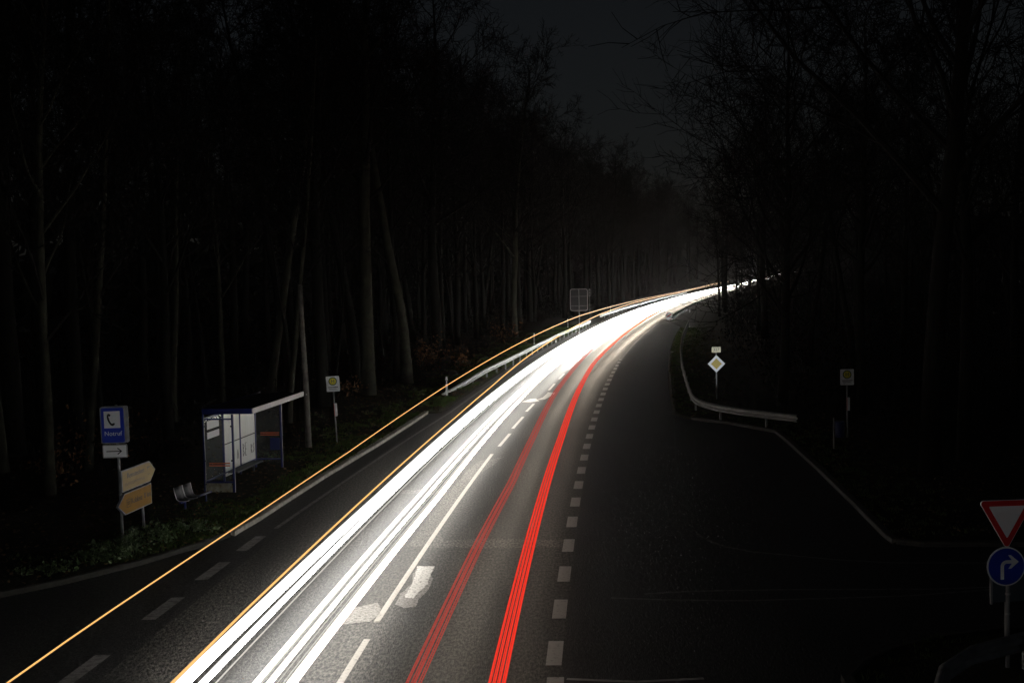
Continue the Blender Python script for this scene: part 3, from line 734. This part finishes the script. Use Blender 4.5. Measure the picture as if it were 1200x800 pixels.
guard_rail([offp(150, 7.9), offp(120, 7.9), offp(100, 7.9), offp(82, 7.9), offp(68, 7.95), (8.35, 60.0, 0), (8.45, 57.4, 0), (9.3, 55.0, 0), (10.3, 53.1, 0), (11.35, 51.8, 0)], 1,
           'guard rail right of the exit lane with a bright bend turning right', 3.0, m=M['steel_darkened'])
guard_rail([(4.9, 8, 0), (5.3, 15, 0), (5.75, 18.1, 0), (6.2, 19.1, 0), (6.9, 19.95, 0), (7.75, 20.6, 0), (9.5, 21.2, 0), (13, 21.8, 0)], -1,
           'guard rail curving round the junction corner at the bottom right', 2.0, m=M['steel_dull'])

# ------------------------------------------------------------------ hazard board, delineators, sign back
HZ = empty('hazard_board', (*off(165.2, 4.95), .0), R(-6), 'small white board with red slanting stripes at the start of the far guard rail', 'hazard board')
MB().tube([(0, .06, -.1), (0, .06, 1.0)], .04, 8).build('post', M['steel_dull'], HZ)
MB().prism(rrect(.72, .92, .2), -.02, .02).build('panel', M['white'], HZ).location = (0, 0, .72)
st = MB().prism([(-.30, -.12), (-.18, -.12), (.28, .18), (.28, .28), (.16, .28), (-.30, -.02)], -.03, -.021).prism([(-.02, -.44), (.12, -.44), (.33, -.30), (.33, -.20)], -.03, -.021).prism([(-.34, .25), (-.34, .36), (-.22, .44), (-.1, .44)], -.03, -.021)
st.build('red_stripe', M['red'], HZ).location = (0, 0, .72)

def delineator():
    t = empty('delineator_post', (0, 0, 0), 0)
    b = MB()
    prof = [(-.06, -.05), (.06, -.05), (.02, .06), (-.02, .06)]
    for z, s in ((-.1, 1), (.86, 1), (1.02, .75)):
        for (x, y_) in prof: b.v.append((x*s, y_*s, z))
    for i in range(2):
        for k in range(4): b.f.append((i*4+k, i*4+(k+1) % 4, (i+1)*4+(k+1) % 4, (i+1)*4+k))
    b.f.append((8, 9, 10, 11))
    b.build('post_body', M['white'], t)
    MB().box((0, 0, .74), (.130, .118, .20)).build('black_band', M['black'], t)
    MB().box((0, -.062, .74), (.055, .006, .14)).build('reflector', M['paper'], t)
    return t
DL = delineator()
for i, (p, lab) in enumerate((
        ((-3.55, 69.8), 'black banded white delineator post where the left guard rail sinks into the verge'),
        (off(117, -5.4), 'black banded delineator post behind the left guard rail, second one up the road'),
        (off(150, -6.0), 'small far delineator post behind the far end of the left guard rail'),
        (off(200, -6.1), 'tiny delineator post left of the glaring bend, below the sign back'),
        (off(196, 6.2), 'tiny delineator post against the glare, right of the far bend'),
        (off(330, -6.5), 'farthest delineator post, standing above the amber lines at the bend'))):
    o = DL
    if i:
        o = DL.copy(); COL.objects.link(o)
        for ch in DL.children: c = ch.copy(); COL.objects.link(c); c.parent = o
    o.location = (p[0], p[1], .12+TZ(p[1])); tag(o, lab, 'delineator post', 'delineator posts along the road')
SB = empty('road_sign_back', (*px(680, 392), 0), R(-6), 'large rectangular sign seen from behind with pale rounded frame, left of the bend', 'road sign')
SB.location = (9.0-2.2, 131, 0)
MB().prism(rrect(1.72, 2.15, .2), -.02, .02).build('panel', mat('dark_sign_back', (.02, .022, .026), .5), SB).location = (0, 0, 3.75)
fr = rrect(1.72, 2.15, .2, 6); fo = MB(); fo.tube([(x, -.03, z+3.75) for x, z in fr]+[(fr[0][0], -.03, fr[0][1]+3.75)], .032, 6); fo.build('frame', M['lilac'], SB)
MB().tube([(0, -.07, 0), (0, -.07, 4.8)], .045, 8).build('post', M['steel_dull'], SB)
rl = MB()
for z in (3.15, 4.1): MB().box((0, -.045, z), (1.6, .03, .04)).build('brace', M['steel_dull'], SB)
S2 = empty('small_sign', (*off(180, -6.8), 0), 0, 'small dim sign with pale dots on a thin post right of the large sign back', 'road sign')
MB().tube([(0, 0, 0), (0, 0, 4.2)], .035, 6).build('post', M['steel_dull'], S2)
MB().box((0, -.05, 3.6), (.5, .02, 1.0)).build('panel', mat('dim_panel', (.06, .06, .06), .6), S2)
dd = MB()
for z in (3.2, 3.6, 4.0): disc(dd, 0, z, .09, -.075, -.062, 10)
dd.build('pale_dot', M['steel_dull'], S2)

# ------------------------------------------------------------------ vegetation
def rvec(r, up=0.):
    v = Vector((r.gauss(0, 1), r.gauss(0, 1), r.gauss(0, 1)+up)); return v.normalized()
def make_tree(seed, H, r0, first, spread, n_limb, lean=0., dense=1.0, twig_w=.020, levels=3):
    """tapered trunk with limbs, and a crown of branches and fine bare twigs"""
    r = random.Random(seed); tr = MB(); cr = MB()
    n = 14; tp = []; p = Vector((0, 0, -.3)); d = Vector((lean, r.uniform(-.03, .03), 1)).normalized()
    for i in range(n+1):
        tp.append(p.copy()); p = p + d*(H*.92/n); d = (d + Vector((r.uniform(-.05, .05), r.uniform(-.05, .05), .04))).normalized()
    rad = [r0*(1.25 if i == 0 else 1.0)*(1-.93*(i/n)**1.15)+.012 for i in range(n+1)]
    tr.tube(tp, rad, 10)
    def grow(mb, p, d, L, rd, lev):
        ns = 5 if lev == 0 else (4 if lev == 1 else 2)
        pts = [p.copy()]; rr = [rd]; q = p.copy(); dd = d.copy()
        for k in range(ns):
            dd = (dd + rvec(r)*(.20 if lev < 2 else .28) + Vector((0, 0, .07 if lev < 2 else -.02))).normalized()
            q = q + dd*L/ns; pts.append(q.copy()); rr.append(max(rd*(1-.85*(k+1)/ns), twig_w*.5))
        mb.tube(pts, rr, 6 if lev == 0 else (4 if lev == 1 else 3), cap=False)
        if lev >= levels: return
        nb = int((6, 6, 5, 4)[lev]*dense)
        for j in range(nb):
            t = .25+.75*(j+r.random())/nb; k = min(int(t*ns), ns-1); f = t*ns-k
            b = pts[k].lerp(pts[k+1], f); bd = (dd*.8 + rvec(r, .15)*.85).normalized()
            grow(cr, b, bd, L*r.uniform(.38, .60), max(rd*.45*(1-t*.4), twig_w), lev+1)
    for j in range(n_limb):
        t = first + (1-first)*(j+.3*r.random())/n_limb; k = min(int(t*n), n-1); f = t*n-k
        b = tp[k].lerp(tp[k+1], f); az = j*2.4+r.uniform(-.5, .5); el = r.uniform(.35, .8) + t*.35
        bd = Vector((math.cos(az)*math.cos(el), math.sin(az)*math.cos(el), math.sin(el)))
        grow(tr if r.random() < .4 else cr, b, bd, spread*(1.15-t*.65)*r.uniform(.7, 1.1), rad[k]*.45, 0)
    return tr, cr
def tree_thing(seed, *a, name='beech_tree', **k):
    tr, cr = make_tree(seed, *a, **k)
    t = empty(name, (0, 0, 0))
    tr.build('trunk', M['bark'], t, smooth=True); cr.build('crown', M['twig'], t)
    return t
def copy_tree(o):
    c = o.copy(); COL.objects.link(c)
    for ch in o.children: d = ch.copy(); COL.objects.link(d); d.parent = c
    return c
protos = [tree_thing(11, 28, .34, .36, 7.5, 20, dense=1.15), tree_thing(12, 26, .24, .26, 6.5, 22, dense=1.15), tree_thing(13, 29, .40, .34, 8.5, 24, dense=1.15),
          tree_thing(14, 22, .15, .35, 4.5, 12, lean=.10), tree_thing(15, 25, .28, .5, 7.0, 14)]
slim = [tree_thing(21, 13, .075, .35, 2.6, 8, lean=.16, dense=.8, levels=2), tree_thing(22, 15, .09, .4, 3.0, 8, lean=-.08, dense=.8, levels=2)]
used = set()
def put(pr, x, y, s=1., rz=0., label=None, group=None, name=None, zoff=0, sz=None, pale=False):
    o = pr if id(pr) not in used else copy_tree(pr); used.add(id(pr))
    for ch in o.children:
        if ch.name.startswith('trunk') and not pale: ch.material_slots[0].link = 'OBJECT'; ch.material_slots[0].material = M['bark_shaded']
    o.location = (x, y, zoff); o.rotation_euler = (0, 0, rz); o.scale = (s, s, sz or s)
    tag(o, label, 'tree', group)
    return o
rt = random.Random(99)
# trunks one can tell apart on the left: pixel of the base, trunk width in pixels
LEFT = [((432, 467), 17, 0, 0, 'stout pale beech trunk rising behind the verge right of the left bus stop sign', .2),
        ((478, 452), 12, 4, 0, 'straight grey beech trunk second right of the left bus stop sign', 1.1),
        ((603, 398), 8, 1, 0, 'slender pale trunk left of the large sign back', 2.0),
        ((60, 588), 12, 1, 0, 'dim trunk at the far left, left of the phone sign', .5),
        ((5, 560), 13, 3, 0, 'leaning trunk cut by the left edge of the photo', 2.6),
        ((104, 560), 9, 3, 0, 'thin leaning trunk just left of the phone sign', 5.9),
        ((316, 470), 10, 3, 0, 'leaning trunk rising directly behind the roof of the blue shelter', 6.2),
        ((338, 500), 7, 3, 0, 'thin trunk between the shelter and the wooden pole', 6.0),
        ((205, 500), 7, 4, 0, 'thin upright trunk left of the shelter roof', 3.3),
        ((262, 480), 7, 1, 0, 'thin trunk behind the left end of the shelter roof', 4.0)]
PW = {0: .34, 1: .24, 2: .40, 3: .15, 4: .28}
taken = []
for (b, wpx, k, _, lab, rz) in LEFT:
    x, y = px(*b); wm = wpx/F*y/2; s = wm/PW[k]
    s = max(.55, min(1.6, s))
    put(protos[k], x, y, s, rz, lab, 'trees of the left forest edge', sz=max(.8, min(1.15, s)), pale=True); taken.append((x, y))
# the rest of the two forest edges
def far_from(x, y, d): return all((x-a)**2+(y-b)**2 > d*d for a, b in taken)
sizes = ['slim', 'medium', 'tall', 'forked', 'thin']
nL = 0
for row, (d0, st) in enumerate(((9.5, 7.5), (15, 7.5), (22, 9), (31, 12), (12.4, 9.5))):
    y = 34.0 + row*2.2
    while y < 430:
        step = st*(.8 + y/230)
        d = -d0 - rt.uniform(0, 2.8) - (6 if y < 60 and row == 0 else 0)
        x, yy = off(y, d)
        if far_from(x, yy, 3.0) and x/yy > -.46:
            k = rt.choice((0, 1, 2, 4, 1, 0))
            put(protos[k], x, yy, rt.uniform(.85, 1.08), rt.uniform(0, 6.28), 'bare beech tree in the dark forest left of the road', 'trees of the dark left forest', zoff=TZ(yy)+max(0, yy-250)*.02)
            taken.append((x, yy)); nL += 1
        y += step*rt.uniform(.75, 1.25)
for i in range(14):
    y = rt.uniform(44, 110); x, yy = off(y, -rt.uniform(10, 20))
    if x/yy > -.42: put(slim[i % 2], x, yy, rt.uniform(.8, 1.1), rt.uniform(0, 6.28), 'thin bare sapling among the left forest trunks', 'saplings of the left forest')
# right side: two big spreading trees first
M['bark'] = mat('dark_oak_bark', (.012, .011, .009), .9, col2=(.007, .007, .006), nscale=2.2, bump=.015, bscale=14, spec=.1)
oak = tree_thing(31, 27, .33, .30, 12.5, 20, dense=1.15, name='oak_tree')
tag(oak, 'massive dark spreading tree with thick trunk at the far right', 'tree', 'trees of the right forest edge'); x, y = px(1115, 575); oak.location = (x, y+2, 0); oak.rotation_euler.z = 1.0
oak2 = tree_thing(37, 20, .24, .22, 9.0, 24, lean=-.07, dense=1.3, name='oak_tree', twig_w=.014)
tag(oak2, 'dark spreading tree reaching bare branches leftwards over the road against the sky', 'tree', 'trees of the right forest edge'); oak2.location = (12.6, 61, 0); oak2.rotation_euler.z = 2.3
taken += [(x, y+2), (12.6, 61)]
for row, (d0, st) in enumerate(((13.5, 9), (19.5, 8), (27, 10), (37, 13))):
    y = 44.0 + row*3
    while y < 700:
        step = st*(1 + y/130)
        d = d0 + rt.uniform(0, 3) - (3.2 if y > 165 and row == 0 else 0)
        x, yy = off(y, d)
        if far_from(x, yy, 3.2) and x/yy < .50:
            k = rt.choice((0, 1, 2, 4, 1)); s = rt.uniform(.62, .85) if y < 230 else rt.uniform(.55, .72)
            put(protos[k], x, yy, s, rt.uniform(0, 6.28), 'bare tree in the dark wood right of the road', 'trees of the dark right wood', zoff=TZ(yy))
            taken.append((x, yy))
        y += step*rt.uniform(.75, 1.25)
# far wood closing the view behind the bend
for i in range(46):
    X = rt.uniform(700, 900); Y = rt.uniform(430, 640); x = (X-600)/F*Y
    if abs(x-CX(Y)) < 12: continue
    left = x < CX(Y)
    put(protos[rt.choice((0, 1, 2, 4))], x, Y, rt.uniform(.75, 1.0), rt.uniform(0, 6.28), 'bare tree in the far wood closing the view behind the bend', 'trees of the far wood', zoff=TZ(Y)+(Y-250)*.012 if left else 0)
# spruce on the skyline
sp = empty('spruce_tree', (31.5, 345, 3), 0, 'dark pointed spruce standing above the skyline beyond the bend', 'tree')
MB().tube([(0, 0, -3), (0, 0, 15), (0, 0, 29)], [.35, .2, .02], 8).build('trunk', M['bark'], sp)
nb = MB(); r6 = random.Random(6)
for i in range(900):
    z = 4+25*r6.random()**.8; L_ = (29.5-z)*.20+.3; a = r6.uniform(0, 6.28); l = L_*r6.uniform(.5, 1.05)
    p0 = Vector((0, 0, z)); p1 = Vector((math.cos(a)*l, math.sin(a)*l, z-l*.25)); n_ = Vector((-math.sin(a), math.cos(a), 0))*.35
    nb.tri(p0, p1+n_, p1-n_); nb.tri(p0+Vector((0, 0, .2)), p1+Vector((0, 0, .25)), p1-Vector((0, 0, .5)))
nb.build('crown', M['needle'], sp)

# brushwood: stuff under and behind the trees
def brush(name, rows_, n, seed, hmax, side, ymin, ymax):
    r = random.Random(seed); mb = MB()
    for i in range(n):
        y = ymin + (ymax-ymin)*r.random()**1.5; dd = rows_[0] + (rows_[1]-rows_[0])*r.random()
        x, yy = off(y, side*dd); z0 = TZ(yy)+gh(dd-4, x, yy)-.1 if y < 500 else TZ(yy)
        sc = 1+y/160.; h = hmax*r.uniform(.3, 1)*min(sc, 2.2)*.6
        b = Vector((x, yy, z0)); a = r.uniform(0, 6.28); top = b+Vector((math.cos(a)*h*.5, math.sin(a)*h*.5, h))
        mid = b.lerp(top, .5)+rvec(r)*h*.15; w_ = .012*sc
        for (p, q, ww) in ((b, mid, w_), (mid, top, w_*.6)):
            n_ = Vector((ww, ww*.4, 0)); mb.tri(p-n_, p+n_, q)
        for k in range(7):
            c = b.lerp(top, r.uniform(.15, 1))+rvec(r)*h*.3; s = .05*sc*r.uniform(.5, 1.5); u = rvec(r)*s; v = rvec(r)*s
            mb.tri(c+u, c-u, c+v*1.6)
    return tag(mb.build(name, M['brush']), 'dark tangled brushwood filling the wood behind the trunks', 'undergrowth', kind='stuff')
o = brush('undergrowth', (11, 55), 5200, 41, 2.4, -1, 42, 420); o['label'] = 'dark tangled brushwood between the trunks of the left forest'
o = brush('undergrowth', (12, 50), 6500, 42, 3.6, 1, 48, 500); o['label'] = 'dark tangled brushwood between the trunks of the right wood'
# deep forest on either side, far behind the trunks
for side, seed, lab in ((-1, 51, 'black mass of deeper forest far behind the left trunks'), (1, 52, 'black mass of deeper wood far behind the right trunks')):
    r7 = random.Random(seed); dm_ = MB()
    for i in range(15000):
        y = 20+r7.random()*480; x, yy = off(y, side*(r7.uniform(40, 110) if side < 0 else r7.uniform(48, 110))); s = r7.uniform(.6, 1.9)
        z = r7.uniform(-.5, 25 if side < 0 else 17)*r7.uniform(.6, 1)+TZ(y)+(max(0, y-250)*.02); c = Vector((x, yy, z)); u, v = rvec(r7)*s, rvec(r7)*s
        dm_.tri(c+u, c-u, c+v*1.7)
    tag(dm_.build('deep_forest', M['brush']), lab, 'wood', kind='stuff')
r7 = random.Random(77); th = MB()
for i in range(3300):
    y = r7.uniform(296, 345); x, yy = off(y, r7.uniform(8.5, 30)); z = r7.uniform(0, 8.0)*r7.uniform(.55, 1); s = r7.uniform(.12, .42); c = Vector((x, yy, z)); u, v = rvec(r7)*s, rvec(r7)*s
    th.tri(c+u, c-u, c+v*1.8)
tag(th.build('thicket', M['brush']), 'dark thicket hiding the road where it leaves the bend on the right', 'undergrowth', kind='stuff')
# far wood mass
r8 = random.Random(8); fw_ = MB()
for i in range(9000):
    Y = r8.uniform(680, 900); X = r8.uniform(560, 1200); x = (X-600)/F*Y
    z = r8.uniform(0, 34+6*math.sin(X*.02)+3*math.sin(X*.11)); s = r8.uniform(.8, 2.4); c = Vector((x, Y, z))
    u, v = rvec(r8)*s, rvec(r8)*s; fw_.tri(c+u, c-u, c+v*1.5)
tag(fw_.build('far_wood', M['brush']), 'dark mass of distant woodland closing the horizon', 'wood', kind='stuff')

# grass and leaf litter near the verges
r9 = random.Random(9); gm = MB()
def hgt(x, y):
    if x < XL(y): return gh(XL(y)-x, x, y)
    if x > XR(y): return gh(x-XR(y), x, y)
    return 0
def tuft(x, y, h, n=7):
    z = hgt(x, y)-.02
    for k in range(n):
        a = r9.uniform(0, 6.28); bx_, by_ = x+r9.uniform(-.12, .12), y+r9.uniform(-.12, .12)
        l = h*r9.uniform(.5, 1.2); wd_ = .008*(1+y/60)
        gm.tri((bx_-wd_, by_, z), (bx_+wd_, by_, z), (bx_+math.cos(a)*l*.5, by_+math.sin(a)*l*.5, z+l))
for i in range(6500):
    y = 46+r9.random()*110; d = abs(r9.gauss(0, 1.9))+.15; x = XL(y)-d
    if .5*math.sin(x*1.7+y*.5)+.5*math.sin(y*.9-x)+r9.uniform(-.5, .5) > -.1: tuft(x, y, .10+.05*min(y/80, 1))
for i in range(1500):
    y = 30+r9.random()*18; d = abs(r9.gauss(0, 1.3))+.15; x = XL(y)-d
    if -1.8 < x+8.55 < .6+.12*(y-39) and 38 < y < 46: continue
    tuft(x, y, .10)
for i in range(1500):
    y = 14+r9.random()*130; x = XR(y)+abs(r9.gauss(0, 1.2))+.2
    if x < 40 and not 22.6 < y < 31: tuft(x, y, .12)
tag(gm.build('grass', M['grass']), 'sparse short grass along the road verges', 'grass', kind='stuff')
lm = MB()
for i in range(16000):
    y = 24+r9.random()**1.4*110; left = r9.random() < .75
    x = (XL(y)-.1-abs(r9.gauss(0, 6))) if left else (XR(y)+.1+abs(r9.gauss(0, 4)))
    if x > 35: continue
    z = hgt(x, y)+r9.uniform(.01, .05); s = r9.uniform(.025, .055)*(1+y/120); u, v = rvec(r9)*s, rvec(r9)*s; u.z *= .4; v.z *= .4; c = Vector((x, y, z))
    lm.quad(c-u, c-v, c+u, c+v)
for i in range(420):                               # grit and dead leaves on the asphalt
    y = 19+r9.random()**1.5*60; x = r9.choice((XL(y)+abs(r9.gauss(0, 1.2)), r9.uniform(XL(y), min(XR(y), 9))))
    if x > min(XR(y), 20)-.1: continue
    s = r9.uniform(.008, .022); a = r9.uniform(0, 6.28); c = Vector((x, y, .012)); u = Vector((math.cos(a), math.sin(a), .2))*s; v = Vector((-math.sin(a), math.cos(a), .1))*s
    lm.quad(c-u, c-v, c+u, c+v)
tag(lm.build('leaf_litter', M['litter']), 'scattered brown fallen leaves on the forest floor and verges', 'fallen leaves', kind='stuff')

def shrub(name, x, y, rx, ry_, h, n, leaf, m, label, group, stems=10, seed=1, z0=None):
    r = random.Random(seed); t = empty(name, (x, y, z0 if z0 is not None else hgt(x, y)), 0, label, 'shrub', group)
    sm = MB(); tips = []
    for k in range(stems):
        a = r.uniform(0, 6.28); q = r.uniform(.2, .95); e = Vector((math.cos(a)*rx*q, math.sin(a)*ry_*q, h*r.uniform(.5, 1)*(1.1-q*.5)))
        mid = e*.5+rvec(r)*.1*h; sm.tube([(0+e.x*.2, e.y*.2, -.05), mid, e], [.012, .009, .005], 4, cap=False); tips += [mid, e, mid.lerp(e, .5)]
    sm.build('stem', M['twig'], t)
    lf = MB()
    for k in range(n):
        c = Vector(r.choice(tips)) + rvec(r)*r.random()*.35*max(h, rx*.4)
        if c.z < .01: c.z = abs(c.z)+.02
        s = leaf*r.uniform(.6, 1.3); u, v = rvec(r)*s, rvec(r)*s
        lf.quad(c-u, c-v*.7, c+u, c+v*.7)
    lf.build('foliage', m, t)
    return t
GI = 'low green shrubs along the layby kerb'
for i, (X, Y, rx, ry_, h, n, lab) in enumerate((
        (142, 655, 1.0, .8, .55, 900, 'bushy green shrub at the foot of the left signpost leg'),
        (183, 637, 1.0, .9, .38, 650, 'low green shrub at the foot of the right signpost leg'),
        (222, 628, .9, .9, .30, 520, 'low green plants between the signpost and the kerb end'),
        (110, 664, .8, .6, .30, 380, 'flat dim green plants left of the signpost'),
        (52, 676, .9, .5, .14, 240, 'flat grassy clump at the dark kerb on the far left'))):
    x, y = px(X, Y); shrub('green_shrub', x, y, rx, ry_, h, n, .050, M['leaf_green'], lab, GI, 14, i+60)
GD = 'young beeches keeping dry brown leaves'
for i, (X, Y, rx, h, n, lab) in enumerate((
        (505, 438, 1.7, 2.6, 420, 'young beech with dry orange leaves right of the second trunk'),
        (540, 440, 1.4, 1.9, 200, 'faint low beech with brown leaves near the delineator post'),
        (70, 580, 1.3, 1.6, 150, 'dim dry leaved beech at the far left trunk'),
        (95, 560, 1.2, 2.2, 120, 'tall dim dry leaved beech left of the phone sign'),
        (150, 545, 1.2, 1.9, 110, 'dim dry leaved beech behind the phone sign'),
        (590, 405, 2.2, 2.6, 200, 'far faint beech with brown leaves left of the sign back'),
        (410, 470, 1.4, 1.2, 100, 'tiny dry leaved beech at the foot of the stout trunk'))):
    x, y = px(X, Y); shrub('young_beech', x, y, rx, rx, h, n, .055*(1+y/120), M['leaf_dry'], lab, GD, 12, i+80)

# weathered pole on the left verge
x, y = px(362, 527)
WP = empty('wooden_pole', (x, y, .05), 0, 'weathered broken wooden pole between the shelter and the left bus stop sign', 'pole', ry=R(-1.6))
MB().tube([(0, 0, -.2), (.02, 0, 2.5), (0, .03, 5.0), (.02, 0, 6.3)], [.125, .115, .10, .09], 10).build('shaft', M['wood'], WP, smooth=True)
MB().box((.05, -.115, 2.1), (.03, .012, .04)).build('marker_tag', M['paper'], WP)
MB().tube([(-.30, -.1, .0), (-.26, -.05, 1.6), (-.12, .0, 3.1)], .022, 6).build('loose_branch', M['twig'], WP)

# ------------------------------------------------------------------ night haze
if HAZE > 0:
    hz = MB(); x0, x1, y0, y1, z0, z1 = -420, 640, -70, 1150, -2.4, 60
    hz.box(((x0+x1)/2, (y0+y1)/2, (z0+z1)/2), (x1-x0, y1-y0, z1-z0))
    hm = bpy.data.materials.new('haze'); hm.use_nodes = True; t = hm.node_tree; t.nodes.clear()
    v = t.nodes.new('ShaderNodeVolumePrincipled'); o = t.nodes.new('ShaderNodeOutputMaterial')
    v.inputs['Color'].default_value = (.95, .96, .96, 1); v.inputs['Density'].default_value = HAZE; v.inputs['Anisotropy'].default_value = .7
    t.links.new(v.outputs[0], o.inputs['Volume'])
    ho = hz.build('haze', hm); tag(ho, kind='stuff', label='thin night haze over the road', cat='haze')
